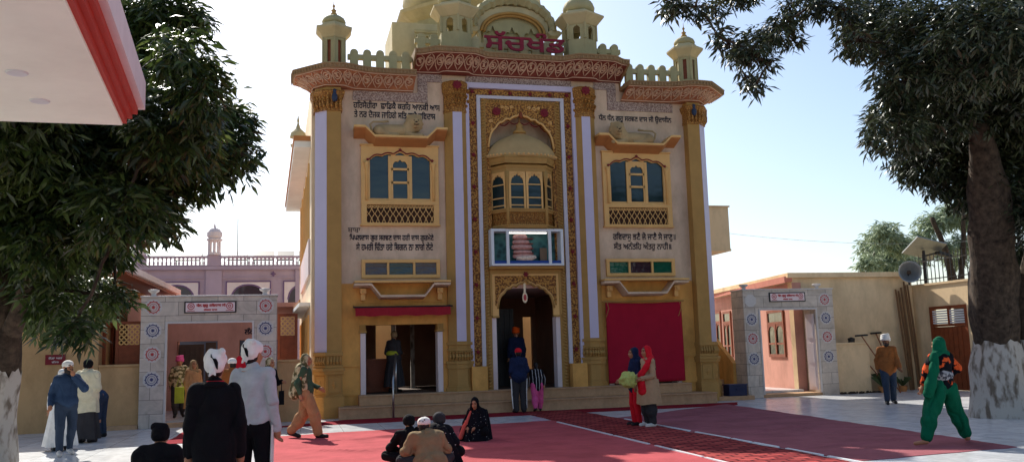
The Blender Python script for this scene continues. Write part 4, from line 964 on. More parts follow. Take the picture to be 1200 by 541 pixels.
# ------------------------------------------------------------------ marble gateways
def rosette(par,c,r,m,y):
    b=MB(); rr=r*1.25; b.prism([(c[0]+rr*math.cos(PI/8+i*PI/4),c[1]+rr*math.sin(PI/8+i*PI/4)) for i in range(8)],y-.006,y-.001); o=b.build('rosette',M['inlaywhite'],par)
    b=MB(); b.ring(c,r*.72,r*.86,y-.012,y-.0065,24); 
    for k in range(12): a=k*PI/6; b.disc((c[0]+r*.93*math.cos(a),c[1]+r*.93*math.sin(a)),r*.07,y-.012,y-.0065,6)
    b.flower(c,r*.34,y-.012,y-.0065,8,.5); b.ring(c,r*.48,r*.54,y-.0115,y-.0065,20); b.build('inlay',m,o)
def gate_sign(par,x0,x1,z0,z1,y):
    b=MB(); b.box(x0,x1,y-.03,y-.001,z0,z1); o=b.build('sign_panel',M['darkmetal'],par,bevel=.004)
    b=MB(); b.box(x0+.035,x1-.035,y-.034,y-.0305,z0+.03,z1-.03)
    b.build('sign_face',mat('pink_white_sign_face',srgb(226,206,206),.5,.03),o)
    w=x1-x0
    L=lettering('ਧੰਨ ਗੁਰੂ ਰਿਵਦਾਸ ਜੀ',w*.56,(z1-z0)*.36,2,120,.004); L2=lettering('ਲੰਗਰ ਹਾਲ',w*.26,(z1-z0)*.16,2,60,.004)
    shift(L,x0+w*.23,y-.0345,z0+(z1-z0)*.45); shift(L2,x0+w*.37,y-.0345,z0+(z1-z0)*.2)
    L.add(L2.v,L2.f)
    for q in (.13,.87):
        c=(x0+w*q,z0+(z1-z0)*.58); L.ring(c,.065,.085,y-.0385,y-.0345,18); L.ring(c,.02,.04,y-.0385,y-.0345,12); L.box(c[0]-.09,c[0]+.09,y-.0385,y-.0345,z0+.05,z0+.065)
    L.build('sign_lettering',M['rosered'],o)
def pot(par,x,y,z):
    b=MB(); b.lathe([(.1,z),(.06,z+.03),(.06,z+.08),(.13,z+.12),(.14,z+.16),(.09,z+.17)],(x,y),14); b.build('lamp_base',M['inlaywhite'],par,smooth=True)
def gate(name,label,x0,ox0,ox1,x1,yf,dep,zo,zt,blank):
    T2=thing(name,label,'gateway',((x0+x1)/2,yf+dep/2,0))
    b=MB(); b.box(x0,ox0,yf,yf+dep,0,zo); b.box(ox1,x1,yf,yf+dep,0,zo); b.box(x0,x1,yf,yf+dep,zo,zt); fr=b.build('marble_frame',M['marble'],T2,bevel=.01)
    b=MB(); b.box(x0-.02,x1+.02,yf-.03,yf+dep+.02,zt,zt+.035); b.build('coping',M['inlaywhite'],T2,bevel=.006)
    b=MB(); b.box(ox0,ox1,yf+.02,yf+dep,0.001,.09); b.build('threshold',M['stone'],T2)
    b=MB(); b.box(ox0,ox0+.05,yf-.015,yf+.05,.091,zo-.05); b.box(ox1-.05,ox1,yf-.015,yf+.05,.091,zo-.05); b.box(ox0,ox1,yf-.015,yf+.05,zo-.05,zo-.001); b.build('edge_trim',M['inlaywhite'],T2)
    for xs_,side in (((x0+ox0)/2,0),((ox1+x1)/2,1)):
        for k,z in enumerate((2.93,2.36,1.78,1.17)):
            if (side,k) in blank: 
                b=MB(); rr=.2; b.prism([(xs_+rr*math.cos(PI/8+i*PI/4),z+rr*math.sin(PI/8+i*PI/4)) for i in range(8)],yf-.006,yf-.001); b.build('blank_tile',M['inlaywhite'] if k==0 else M['marble'],T2)
            else: rosette(T2,(xs_,z),.17,M['rosered'] if k%2==0 else M['roseblue'],yf)
    xm=(ox0+ox1)/2; gate_sign(T2,xm-.62,xm+.62,zo+.2,zo+.49,yf)
    for x in (x0+.25,x1-.3): pot(T2,x,yf+dep/2,zt+.036)
    return T2
gate('marble_gateway','grey marble gateway left of the shrine in front of the pink hall',-10.1,-9.53,-7.42,-6.87,-1.0,.5,2.57,3.18,())
gate('marble_gateway','grey marble gateway right of the shrine opening onto a pink wall and window',6.86,7.36,9.37,9.96,.2,.75,2.68,3.25,((0,0),))
# ------------------------------------------------------------------ left side: boundary walls, hall, low building, long lilac block
def wallbox(name,label,cat,boxes,m,cop=None,cm=None):
    t=thing(name,label,cat,((boxes[0][0]+boxes[0][1])/2,boxes[0][2],0)); b=MB()
    for q in boxes: b.box(*q)
    b.build('wall',m,t,bevel=.01)
    if cop:
        b=MB(); b.box(*cop); b.build('coping',cm or m,t,bevel=.008)
    return t
w1=wallbox('boundary_wall','short tan boundary wall left of the left marble gateway','wall',[(-11.04,-10.11,-.9,-.7,0,1.5)],M['tanwall_shaded'],(-11.04,-10.11,-.93,-.67,1.5,1.56))
b=MB(); b.box(-11.04,-10.11,-1.06,-.901,0,.1); b.build('plinth',M['stone'],w1)
wallbox('boundary_wall','short tan boundary wall between the left gateway and the shrine','wall',[(-6.86,-5.98,-.8,-.6,0,1.5)],M['tanwall_shaded'],(-6.86,-5.98,-.83,-.57,1.5,1.56))
b=MB(); b.box(-12.22,-11.78,-.93,-.901,1.6,1.84); mp=tag(b.build('wall_plate',M['maroon']),'small maroon plate with pale lettering on the tall tan wall beside the left tree','plate')
Lp=shift(lettering('ਜੋੜਾ ਘਰ',.3,.06,1,60,.003),-12.15,-.931,1.73); L2=shift(lettering('ਵੱਲ',.16,.05,1,40,.003),-12.08,-.931,1.64); Lp.add(L2.v,L2.f); lp=Lp.build('plate_lettering',M['inlaywhite'],mp)
# low yellow building behind the left wall
LB=thing('low_building','low tan building with a projecting flat roof behind the left tree','building',(-13,1.5,0))
b=MB(); b.box(-15.5,-11.05,-.9,6,0,3.72); b.build('wall',M['tanwall_shaded'],LB)
b=MB(); b.prism_z([(-15.8,-1.4),(-10.3,-1.4),(-10.1,7),(-15.8,7)],3.79,3.95); b.build('roof',M['palewall'],LB,bevel=.01)
b=MB(); b.prism_z([(-15.8,-1.3),(-10.4,-1.3),(-10.2,7),(-15.8,7)],3.72,3.79); b.build('roof_trim',M['brownwood'],LB)
w_=MB(); 
for k in range(3): w_.box(-11.049,-10.98,-.5+k*1.5,-.4+k*1.5,1.5,2.6); w_.box(-11.049,-10.98,.5+k*1.5,.6+k*1.5,1.5,2.6); w_.box(-11.049,-10.98,-.4+k*1.5,.5+k*1.5,2.5,2.6)
w_.build('window_frame',M['brownwood'],LB)
def lattice(name,label,x0,x1,y,z0,z1,zs):
    t=thing(name,label,'screen',((x0+x1)/2,y,z0)); b=MB()
    b.box(x0,x0+.07,y,y+.06,z0,z1); b.box(x1-.07,x1,y,y+.06,z0,z1); b.box(x0+.07,x1-.07,y,y+.06,z1-.07,z1); b.box(x0+.07,x1-.07,y,y+.06,zs-.03,zs+.03); b.build('frame',M['brownwood'],t)
    b=MB(); b.box(x0+.07,x1-.07,y+.02,y+.04,z0,zs-.03); b.build('panel',M['brownwood'],t)
    b=MB(); w=x1-x0-.14; n=max(3,int(w/.12)); h=z1-zs-.1; m_=max(3,int(h/.12))
    for i in range(n):
        for j in range(m_): b.ring((x0+.07+w*(i+.5)/n,zs+.03+h*(j+.5)/m_),.035,.065,y+.015,y+.045,8)
    b.build('lattice',M['tan'],t)
lattice('lattice_screen','brown and cream lattice screen left of the left gateway',-10.75,-10.12,-.5,1.56,2.62,2.0)
lattice('lattice_screen','brown and cream lattice screen between the left gateway and the shrine',-6.86,-6.35,-.35,1.56,2.75,2.15)
# langar hall behind the left gateway
H=thing('dining_hall','pale pink hall seen through the left gateway, with Gurmukhi lettering above its door','building',(-8.5,4,0))
b=MB(); b.box(-10.3,-9.95,5,5.3,0.001,2.2); b.box(-8.75,-8.1,5,5.3,0.001,2.2); b.box(-10.299,-6.401,5,5.3,2.2,3.199); b.box(-6.8,-6.4,5,5.3,0.001,2.199); b.box(-10.6,-10.3,.2,5.3,0,3.2); b.box(-10.6,-6.4,8.7,9,.1,3.2); b.build('wall',M['pinkwall'],H)
b=MB(); b.box(-10.6,-6.4,.1,9,.0,.1); b.build('hall_floor',M['floor'],H)
b=MB(); b.box(-10.6,-6.3,4.6,9.2,3.2,3.34); b.build('roof',M['pinkwall'],H)
b=MB(); b.box(-10.28,-6.42,8.5,8.69,0.1,3.0); b.build('inner_wall',mat('blue_grey_inner_wall',srgb(92,110,140),.8),H)
for y in (1.0,2.1,3.2,4.2):
    b=MB(); b.box(-10.299,-10.24,y,y+.1,.4,2.3); b.box(-10.299,-10.24,y+.6,y+.7,.4,2.3); b.box(-10.299,-10.24,y+.1,y+.6,2.2,2.3); b.build('side_window',M['brownwood'],H)
b=MB(); b.box(-9.9,-9.15,4.9,4.96,.1,2.1); b.box(-9.1,-8.8,4.96,5.0,.1,2.15)
for k in range(5): b.box(-9.85+k*.15,-9.83+k*.15,4.86,4.9,.2,2.0)
b.build('door',M['dark'],H)
b=MB(); b.archpanel(-8.0,-6.85,2.15,cusped(-7.85,-7.0,1.3,1.9,1,0,0,20),5.02,5.1,z0=.1); b.build('arched_door',mat('slate_blue_door',srgb(84,104,140),.6),H)
b=MB(); shift(lettering('ਲੰਗਰ ਹਾਲ',.86,.2,2,110,.01),-7.95,4.995,2.38).build('hall_lettering',M['letter'],H)
# long lilac block
Lc=thing('long_building','long pale lilac building with arches, balustrade and domed turrets far behind the left gateway','building',(-12,18,0))
b=MB(); b.box(-40,-5.2,18.3,28,-.2,5.7); b.box(-40,-5.2,18.1,28,5.7,5.86); b.box(-40,-5.2,18.25,28,5.3,5.36); 
for x in (-9.98,-13.2,-16.5,-20,-6.0): b.box(x-.35,x+.35,18.2,18.5,-.2,5.69)
b.build('wall',M['lilac'],Lc)
b=MB(); b.box(-40,-5.2,18.15,18.3,6.24,6.34); b.box(-40,-5.2,18.15,18.3,5.87,5.92)
for k in range(110): x=-25+k*.18; b.lathe([(.03,5.92),(.055,6.0),(.025,6.12),(.045,6.2),(.045,6.24)],(x,18.22),6)
for x in (-9.98,-13.2,-16.5,-20): b.box(x-.3,x+.3,18.1,18.4,5.87,6.38)
b.build('balustrade',M['lilac'],Lc)
for x in (-9.98,-13.2,-16.5,-20):
    b=MB(); b.prism_z(ngon(x,18.25,.3,8,0),6.38,6.5)
    for k in range(8): a=k*PI/4; b.tube([(x+.24*math.cos(a),18.25+.24*math.sin(a),6.5),(x+.24*math.cos(a),18.25+.24*math.sin(a),7.05)],.05,5)
    b.lathe([(.26,7.0),(.36,7.06),(.36,7.12),(.26,7.14),(.34,7.25),(.34,7.42),(.22,7.58),(.06,7.66),(.02,7.85)],(x,18.25),16); b.build('chhatri',M['palewall'],Lc)
for x in (-23,-20.5,-18.2,-15,-11.6,-8.45,-5.9):
    f=MB(); ar=cusped(x-.78,x+.78,4.3,5.0,1,0,0,24); f.archpanel(x-.95,x+.95,5.12,ar,18.24,18.3,z0=.5); o=f.build('arch',M['palewall'],Lc)
    f=MB(); f.box(x-1.0,x-.95,18.22,18.3,.5,5.17); f.box(x+.95,x+1.0,18.22,18.3,.5,5.17); f.box(x-.95,x+.95,18.22,18.3,5.12,5.17); f.tube([(p,18.25,z) for p,z in ar],.04,5); f.build('trim',M['lilac_dark'],o)
    f=MB(); f.box(x-.9,x+.9,18.27,18.299,.5,5.1); f.build('pane',M['glass_plum'],o)
    for q in (-1.45,):
        f=MB(); f.flower((x+q,5.5),.14,18.24,18.3,4,.5); f.build('wall_boss',M['lilac_dark'],Lc)
for x0,x1 in ((-11.9,-10.7),(-9.5,-8.6),(-8.3,-7.35),(-7.2,-6.4),(-6.2,-5.4)):
    b=MB(); b.add([(x0,19.5,6.3),(x1,19.5,6.3),(x1,20.6,6.85),(x0,20.6,6.85),(x0,19.5,6.24),(x1,19.5,6.24),(x1,20.6,6.79),(x0,20.6,6.79)],[(0,1,2,3),(7,6,5,4),(0,4,5,1),(1,5,6,2),(2,6,7,3),(3,7,4,0)]); b.box(x0,x0+.04,20.5,20.54,5.8,6.8); b.box(x1-.04,x1,20.5,20.54,5.8,6.8)
    b.build('roof_panel',M['darkmetal'],Lc)
b=MB(); b.tube([(-9.0,19,5.86),(-9.0,19,8.2)],.025,6); tag(b.build('thin_mast',M['metal']),'thin pale mast standing on the roof of the lilac building','mast')
b=MB(); b.prism_z(ngon(-15.6,22,.9,8,0),5.86,7.4); b.lathe([(.95,7.4),(.95,7.5),(.9,7.6),(.5,7.8)],(-15.6,22),16); b.tube([(-15.0,22,7.4),(-14.7,22,5.86)],.04,6)
tag(b.build('water_tank',M['pinkwall']),'pale pink round water tank on the lilac roof behind the left tree','tank')
# ------------------------------------------------------------------ right side
PW=thing('side_wing','tan and pink single storey wing with a flat roof right of the shrine','building',(9.3,1.3,0))
b=MB(); b.box(9.2,13.7,1.25,1.5,0,3.7); b.build('front_wall',M['tanwall'],PW)
pa,pb=Vector((9.2,1.25,0)),Vector((11.4,13.5,0)); u=(pb-pa).normalized(); n=Vector((-u.y,u.x,0)); Lw=(pb-pa).length
b=MB(); b.xf=Matrix(((u.x,-n.x,0,pa.x),(u.y,-n.y,0,pa.y),(0,0,1,0),(0,0,0,1)))
b.box(.0,Lw,.001,.3,0,3.55); b.build('pink_wall',M['pinkwall'],PW)
def wing_win(s0,s1,z0,z1):
    b=MB(); b.xf=Matrix(((u.x,-n.x,0,pa.x),(u.y,-n.y,0,pa.y),(0,0,1,0),(0,0,0,1)))
    b.box(s0,s0+.09,-.05,.0,z0,z1); b.box(s1-.09,s1,-.05,0,z0,z1); b.box(s0+.09,s1-.09,-.05,0,z1-.09,z1); b.box(s0+.09,s1-.09,-.05,0,z0,z0+.1); b.box(s0+.09,s1-.09,-.05,0,z1-.48,z1-.4); b.box((s0+s1)/2-.05,(s0+s1)/2+.05,-.06,0,z0+.1,z1-.48)
    for z in (z0+.42,): b.box(s0+.09,s1-.09,-.05,0,z,z+.06)
    for k in range(2):
        c0=s0+.09 if k==0 else (s0+s1)/2+.05; c1=(s0+s1)/2-.05 if k==0 else s1-.09
        b.archpanel(c0,c1,z1-.48,cusped(c0+.04,c1-.04,z1-.68,z1-.54,1,0,0,10),-.045,0)
    w=b.build('window',M['brownwood'],PW)
    b=MB(); b.xf=Matrix(((u.x,-n.x,0,pa.x),(u.y,-n.y,0,pa.y),(0,0,1,0),(0,0,0,1))); b.box(s0+.09,s1-.09,-.02,-.001,z0+.1,z1-.09); b.build('pane',M['glass'],w)
wing_win(.85,2.4,1.16,2.74); wing_win(6.5,7.5,1.13,2.95); wing_win(7.85,9.0,1.13,3.0)
b=MB(); b.prism_z([(9.0,1.12),(13.7,1.12),(13.7,14),(11.0,13.6)],3.7,3.86); b.build('roof',M['tanwall'],PW,bevel=.01)
b=MB(); b.xf=Matrix(((u.x,-n.x,0,pa.x),(u.y,-n.y,0,pa.y),(0,0,1,0),(0,0,0,1))); b.box(-.08,Lw,-.2,-.005,3.58,3.699); b.box(-.08,Lw,-.26,-.2,3.55,3.75); b.build('red_eave',mat('faded_red_eave',srgb(190,120,104),.8,.1,3),PW)
b=MB(); b.box(6.95,9.19,.96,14,0.001,.16); b.build('passage_floor',M['floor'],PW)
# white door leaf folded inside right gate
b=MB(); xf=Matrix.Translation((9.3,.3,0))@Matrix.Rotation(R(100),4,'Z'); b.xf=xf; b.box(0,.36,-.02,.02,.17,2.5)
for z in (.25,1.0,1.75): b.box(.05,.31,-.035,-.0201,z,z+.6); b.box(.05,.31,.0201,.035,z,z+.6)
tag(b.build('door_leaf',M['palewall']),'white panelled door leaf folded open inside the right gateway','door')
# low tan wall
wallbox('low_wall','low tan wall projecting just right of the right gateway','wall',[(9.97,11.25,.4,.7,0,1.52)],M['tanwall'],(9.95,11.28,.37,.73,1.52,1.58))
# back boundary wall at right with brown double door
RW=thing('boundary_wall','tall tan boundary wall with a brown double door behind the right tree','wall',(13.8,-5,0))
b=MB(); b.box(13.7,13.95,.5,1.25,0,3.35); b.box(13.7,13.95,-1.15,.5,2.65,3.35); b.box(13.7,13.95,-16,-1.15,0,3.35); b.build('wall',M['tanwall'],RW); b=MB(); b.box(13.66,13.99,-16,1.24,3.351,3.42); b.build('coping',M['tanwall'],RW)
b=MB(); b.box(13.68,13.8,-1.15,-1.05,0,2.649); b.box(13.68,13.8,.4,.5,0,2.649); b.box(13.68,13.8,-1.05,.4,2.55,2.649); b.box(13.7,13.8,-1.05,.4,2.0,2.08); b.box(13.7,13.8,-.36,-.29,2.08,2.55)
for k in range(8): b.box(13.74,13.755,-1.05+k*.0,.4,.01,1.99) if k==0 else b.box(13.725,13.739,-1.03+k*.2-.2,-1.03+k*.2-.03,.02,1.97)
d_=b.build('door',M['brownwood'],RW)
b=MB()
for k in range(6): b.box(13.72,13.76,-1.05,.4,2.09+k*.075,2.14+k*.075)
b.build('louvre',M['alu'],d_)
# iron fence on top
F=thing('iron_fence','dark iron fence with spiked bars on top of the right boundary wall','fence',(13.85,-5,3.42)); b=MB()
for z in (3.55,4.15): b.box(13.83,13.86,-16,1.2,z,z+.03)
F_r=b.build('rail',M['darkmetal'],F); b=MB()
for k in range(95): y=1.15-k*.18; b.tube([(13.845,y,3.42),(13.845,y,4.3),(13.845,y,4.42)],[.014,.014,.002],4)
b.build('bars',M['darkmetal'],F)
# loudspeaker on bamboo poles
S2=thing('loudspeaker','grey horn loudspeaker facing the court on top of a bundle of poles','loudspeaker',(13.25,.85,3.3))
b=MB(); c=Vector((13.25,.78,3.8)); d=Vector((-.45,-.88,.05)).normalized(); a=d.orthogonal().normalized(); e=d.cross(a)
rings=[[c+d*l+r_*(a*math.cos(2*PI*k/24)+e*math.sin(2*PI*k/24)) for k in range(24)] for r_,l in ((.08,-.25),(.09,-.1),(.17,.0),(.3,.16),(.35,.26),(.36,.28),(.34,.28),(.28,.17),(.15,.02),(.06,-.06))]
b.loft(rings); b.build('horn',M['metal'],S2,smooth=True)
b=MB(); b.tube([c-d*.4,c-d*.38,c-d*.2,c-d*.16],[.08,.12,.12,.09],12); b.tube([c-d*.02-Vector((0,0,.4)),c-d*.05],.03,8); b.build('driver',M['darkmetal'],S2)
b=MB(); ell(b,c+d*.08,(.07,.07,.07)); b.build('horn_throat',M['dark'],S2)
rnd=random.Random(3)
for k in range(7):
    b=MB(); x=12.98+k*.07; lx=x+rnd.uniform(-.06,.1); b.tube([(x-.03,.7+rnd.uniform(-.1,.2),0),(lx,.95,1.7),(lx+.03,1.15,3.3+rnd.uniform(-.2,.3))],[.036,.034,.028],7)
    tag(b.build('bamboo_pole',mat('bamboo_brown',srgb(116,84,56),.7,.2,7) if k==0 else bpy.data.materials['bamboo_brown']),'weathered brown bamboo pole leaning in the corner of the tan walls','pole','bamboo poles leaning in the corner')
# solar street light
S3=thing('solar_street_light','street light with a tilted solar panel standing beyond the tan wall','street light',(15.05,2.2,0))
b=MB(); b.tube([(15.05,2.2,0),(15.05,2.2,4.7)],.05,8); b.tube([(15.05,2.2,4.5),(15.5,2.1,4.6)],.03,6); b.build('pole',M['darkmetal'],S3)
b=MB(); b.xf=Matrix.Translation((15.1,2.2,4.78))@Matrix.Rotation(R(12),4,'Y')@Matrix.Rotation(R(-34),4,'X'); b.box(-.6,.6,-.45,.45,-.02,.02); b.build('panel',M['metal'],S3)
b=MB(); b.xf=Matrix.Translation((15.75,2.05,4.55))@Matrix.Rotation(R(15),4,'Y'); b.box(-.28,.28,-.12,.12,-.07,.04); b.build('lamp_head',M['darkmetal'],S3,bevel=.02)
# squeegees and broom
def squeegee(label,a,c,w):
    t=thing('floor_squeegee',label,'squeegee',a); b=MB(); b.tube([a,c],.018,6); b.build('handle',M['brownwood'],t); b=MB(); b.tube([(c[0]-w,c[1],c[2]),(c[0]+w,c[1],c[2]+.02)],.03,6); b.build('blade',M['darkmetal'],t)
squeegee('long handled squeegee upended against the low tan wall, the nearer one',(11.75,-.3,.0),(10.95,.3,1.78),.22)
squeegee('shorter squeegee upended against the tan wall behind the walking man',(12.6,.8,0),(12.1,1.15,1.85),.2)
squeegee('pole leaning low against the tan wall beside the low wall',(11.9,.3,0),(11.35,.9,1.1),.02)
def plant(name,label,x,y,h,seed):
    t=thing(name,label,'plant',(x,y,0)); rr=random.Random(seed); b=MB(); b.lathe([(.1,0),(.14,.16),(.15,.18),(.12,.18)],(x,y),12); b.build('pot',M['ledge'],t); b=MB()
    for k in range(26):
        a=rr.uniform(0,6.28); l=rr.uniform(.5,1)*h; p0=Vector((x,y,.15)); p1=p0+Vector((math.cos(a)*l*.5,math.sin(a)*l*.5,l*.8)); p2=p0+Vector((math.cos(a)*l*.8,math.sin(a)*l*.8,l*.75)); w=Vector((-math.sin(a),math.cos(a),0))*.035
        b.add([p0,p1-w,p2,p1+w],[(0,1,2),(0,2,3)])
    b.build('leaves',mat('dull_plant_leaf',srgb(74,84,52),.7,.2,9),t)
plant('pot_plant','small dark potted plant by the corner of the low tan wall',11.5,.2,.5,1); plant('pot_plant','small potted plant under the bamboo poles',12.3,.3,.4,2); plant('pot_plant','wider potted plant between the walking man and the bamboo poles',12.0,.75,.55,8)
b=MB(); ell(b,(10.75,.55,1.66),(.09,.09,.09)); b.lathe([(.1,1.58),(.11,1.7),(.1,1.72)],(10.75,.55),12); tag(b.build('metal_pot',M['darkmetal']),'small dark pot standing on top of the low tan wall','pot')
# dry debris at the low wall foot
b=MB(); rr=random.Random(4)
for k in range(120): x=rr.uniform(10.0,11.5); y=rr.uniform(.15,.38); b.box(x,x+rr.uniform(.01,.06),y,y+rr.uniform(.01,.05),.0,rr.uniform(.01,.07))
tag(b.build('dry_debris',M['bark']),'strip of dark crumbled debris along the foot of the low tan wall','debris',kind='stuff')
# overhead wire
b=MB(); b.tube([(6.2+(k/20)*30,6+(k/20)*8,6.6+4.2*((k/20)-.32)**2-1.0+.2) for k in range(21)],.008,4)
tag(b.build('overhead_wire',M['metal']),'thin overhead wire crossing the sky right of the shrine','wire')
# ------------------------------------------------------------------ porch canopy overhead
K=thing('porch_canopy','white flat porch canopy with stepped red edge moulding and round downlights','canopy',(-8.3,-14.05,0))
zc=4.2; A=Vector((-8.29,-14.05,0)); ux=Vector((-1,-.013,0)).normalized(); uy=Vector((.063,-1,0)).normalized()
def can(o0,o1,z0,z1,Lx=7,Ly=8):
    b=MB(); p=[A-ux*o1-uy*o1,A+ux*Lx-uy*o1,A+ux*Lx+uy*Ly,A-ux*o1+uy*Ly]; b.prism_z([(q.x,q.y) for q in p],z0,z1); return b
can(0,-.04,zc,zc+.1).build('soffit',mat('cream_soffit_paint',srgb(240,242,228),.8,.04,1.5,dirt=.06),K)
M['redtrim']=mat('brick_red_moulding',srgb(178,58,44),.6,.08,4)
can(0,.0,zc+.03,zc+.1).build('red_moulding',M['redtrim'],K); can(0,.05,zc+.1,zc+.165).build('red_moulding',M['redtrim'],K); can(0,.1,zc+.165,zc+.24).build('red_moulding',M['redtrim'],K)
can(0,.17,zc+.24,zc+.56).build('fascia',M['palewall'],K)
for (x,y) in ((-8.9,-15.89),(-8.94,-14.98),(-10.4,-15.4),(-10.4,-16.9),(-8.9,-17.4)):
    b=MB(); b.lathe([(.06,zc-.012),(.085,zc-.014),(.095,zc-.004),(.095,zc)],(x,y),20); o=b.build('downlight',M['alu'],K)
    b=MB(); b.lathe([(.001,zc-.008),(.058,zc-.008),(.058,zc-.002),(.001,zc-.002)],(x,y),16); b.build('lens',M['metal'],o)
for (x,y) in ((-11.2,-14.6),(-11.2,-20)):
    b=MB(); b.prism_z(ngon(x,y,.25,12,0),0,zc); b.build('column',M['inlaywhite'],K)
# ------------------------------------------------------------------ people
def V3(*a): return Vector(a)
def J0(**o):
    """joints of a 1.7 m figure, facing -y, right side at -x"""
    j=dict(hip=(0,0,.92),chest=(0,0,1.28),neck=(0,.01,1.43),head=(0,-.015,1.585),
      shR=(-.155,.01,1.375),shL=(.155,.01,1.375),elR=(-.215,.03,1.11),elL=(.215,.03,1.11),wrR=(-.225,-.05,.87),wrL=(.225,-.05,.87),
      hpR=(-.095,0,.90),hpL=(.095,0,.90),knR=(-.105,-.02,.49),knL=(.105,-.02,.49),anR=(-.105,.02,.085),anL=(.105,.02,.085),
      toR=(-.13,-.15,.03),toL=(.13,-.15,.03),yaw=0,pit=0,fist=.5,hdR=None,hdL=None)
    j.update(o); return {k:(Vector(v) if isinstance(v,tuple) else v) for k,v in j.items()}
def shiftJ(j,keys,d):
    for k in keys: j[k]=j[k]+Vector(d)
    return j
UP=('chest','neck','head','shR','shL','elR','elL','wrR','wrL')
def lean(j,ang,side=0):
    """bend everything above the hips forward by ang degrees"""
    q=Quaternion((1,0,0),R(ang))@Quaternion((0,1,0),R(side))
    for k in UP: j[k]=j['hip']+q@(j[k]-j['hip'])
    return j
def hand(ex,mb,wr,dirv,side,fist,palmn=None):
    d=dirv.normalized(); lat=Vector((0,-1,0)); lat=(lat-d*lat.dot(d)); lat=lat.normalized() if lat.length>.1 else d.orthogonal().normalized()
    nrm=d.cross(lat)*(1 if side>0 else -1); nrm=nrm if palmn is None else palmn
    ell(mb,wr+d*.045,(.04,.04,.04),None,8,6); cap(mb,wr,.026,wr+d*.075,.034,8)
    for k,(o,l) in enumerate(((.03,.07),(.01,.08),(-.01,.075),(-.03,.058))):
        p=wr+d*.075+lat*o; b1=(d*(1-fist*.5)+nrm*fist*-.6).normalized(); p1=p+b1*l*.5; b2=(d*(1-fist*1.1)+nrm*-fist*1.0).normalized(); p2=p1+b2*l*.5
        ex.tube([p-d*.02,p,p1,p2,p2+b2*.008],[.0095,.0095,.009,.0078,.004],6)
    t0=wr+d*.025+lat*.03; t1=t0+(lat*.7+d*.6-nrm*.3).normalized()*.04; t2=t1+(d-nrm*.4*fist).normalized()*.03
    ex.tube([t0-lat*.02,t0,t1,t2,t2+d*.006],[.012,.012,.0105,.009,.004],6)
def head_rot(j): return Matrix.Rotation(R(j['yaw']),3,'Z')@Matrix.Rotation(R(j['pit']),3,'X')
def body_mesh(j,vox=.011):
    mb=MB(); ex=MB(); h=j['head']; rot=head_rot(j); hp=lambda x,y,z: h+rot@Vector((x,y,z))
    ell(mb,hp(0,.008,.025),(.074,.094,.088),rot); ell(mb,hp(0,-.022,-.04),(.056,.066,.075),rot); ell(mb,hp(0,-.05,-.085),(.034,.034,.03),rot)
    cap(mb,hp(0,-.086,.015),.011,hp(0,-.108,-.028),.016,8); ell(mb,hp(0,-.082,.035),(.05,.02,.014),rot,8,6); ell(mb,hp(0,-.09,-.062),(.026,.014,.012),rot,8,6)
    for s in (-1,1): ell(mb,hp(s*.075,.01,-.005),(.012,.022,.034),rot,8,6); ell(mb,hp(s*.036,-.066,-.03),(.024,.024,.024),rot,8,6)
    cap(mb,j['neck']-Vector((0,0,.05)),.062,hp(0,.015,-.05),.052)
    # trunk
    sp=(j['neck']-j['hip']); r_=(j['shL']-j['shR']).normalized(); up=sp.normalized(); f=up.cross(r_); rt=Matrix((r_,f,up)).transposed()
    ell(mb,j['hip']+sp*.66,(.158,.108,.19),rt); ell(mb,j['hip']+sp*.36,(.138,.1,.17),rt); ell(mb,j['hip']+sp*.04,(.158,.115,.14),rt)
    cap(mb,j['neck']-up*.03,.06,j['shR'],.052); cap(mb,j['neck']-up*.03,.06,j['shL'],.052)
    for s in 'RL':
        cap(mb,j['sh'+s],.056,j['el'+s],.042); cap(mb,j['el'+s],.043,j['wr'+s],.028)
        d=j['hd'+s] if j['hd'+s] is not None else (j['wr'+s]-j['el'+s]); hand(ex,mb,j['wr'+s],Vector(d),1 if s=='L' else -1,j['fist'])
        cap(mb,j['hp'+s],.088,j['kn'+s],.058); cap(mb,j['kn'+s],.058,j['an'+s],.038); m_=j['kn'+s].lerp(j['an'+s],.3); ell(mb,m_+Vector((0,.018,0)),(.05,.05,.1))
        cap(mb,j['an'+s]-Vector((0,-.02,.03)),.038,j['to'+s],.03)
    return blob(mb,vox,2,extra=ex)
def torso_parts(mb,j,g=.025,hem=.02,flare=0,chestonly=False,belly=0):
    sp=(j['neck']-j['hip']); r_=(j['shL']-j['shR']).normalized(); up=sp.normalized(); f=up.cross(r_); rt=Matrix((r_,f,up)).transposed()
    ell(mb,j['hip']+sp*.68,(.155+g,.11+g,.19+g),rt); ell(mb,j['hip']+sp*.38,(.15+g,.112+g+belly,.19),rt); ell(mb,j['hip']+sp*.1,(.165+g+flare,.125+g+flare,.15+hem),rt)
    cap(mb,j['neck']-up*.06,.065+g*.6,j['shR'],.054+g); cap(mb,j['neck']-up*.06,.065+g*.6,j['shL'],.054+g)
def sleeve_parts(mb,j,g=.02,to=.9,sides='RL'):
    for s in sides:
        cap(mb,j['sh'+s],.056+g,j['el'+s],.047+g); cap(mb,j['el'+s],.05+g,j['el'+s].lerp(j['wr'+s],to),.034+g*.9)
def top_mesh(j,g=.022,hem=.02,flare=0,sl=.92,vox=.014,fold=.02,seed=0,collar=True,sides='RL',belly=0,extra=None):
    mb=MB(); torso_parts(mb,j,g,hem,flare,belly=belly)
    if sl>0: sleeve_parts(mb,j,g*.8,sl,sides)
    if collar: cap(mb,j['neck']-Vector((0,0,.04)),.07,j['neck']+Vector((0,0,.025)),.066)
    return blob(mb,vox,3,fold,(8,8,5),seed,extra)
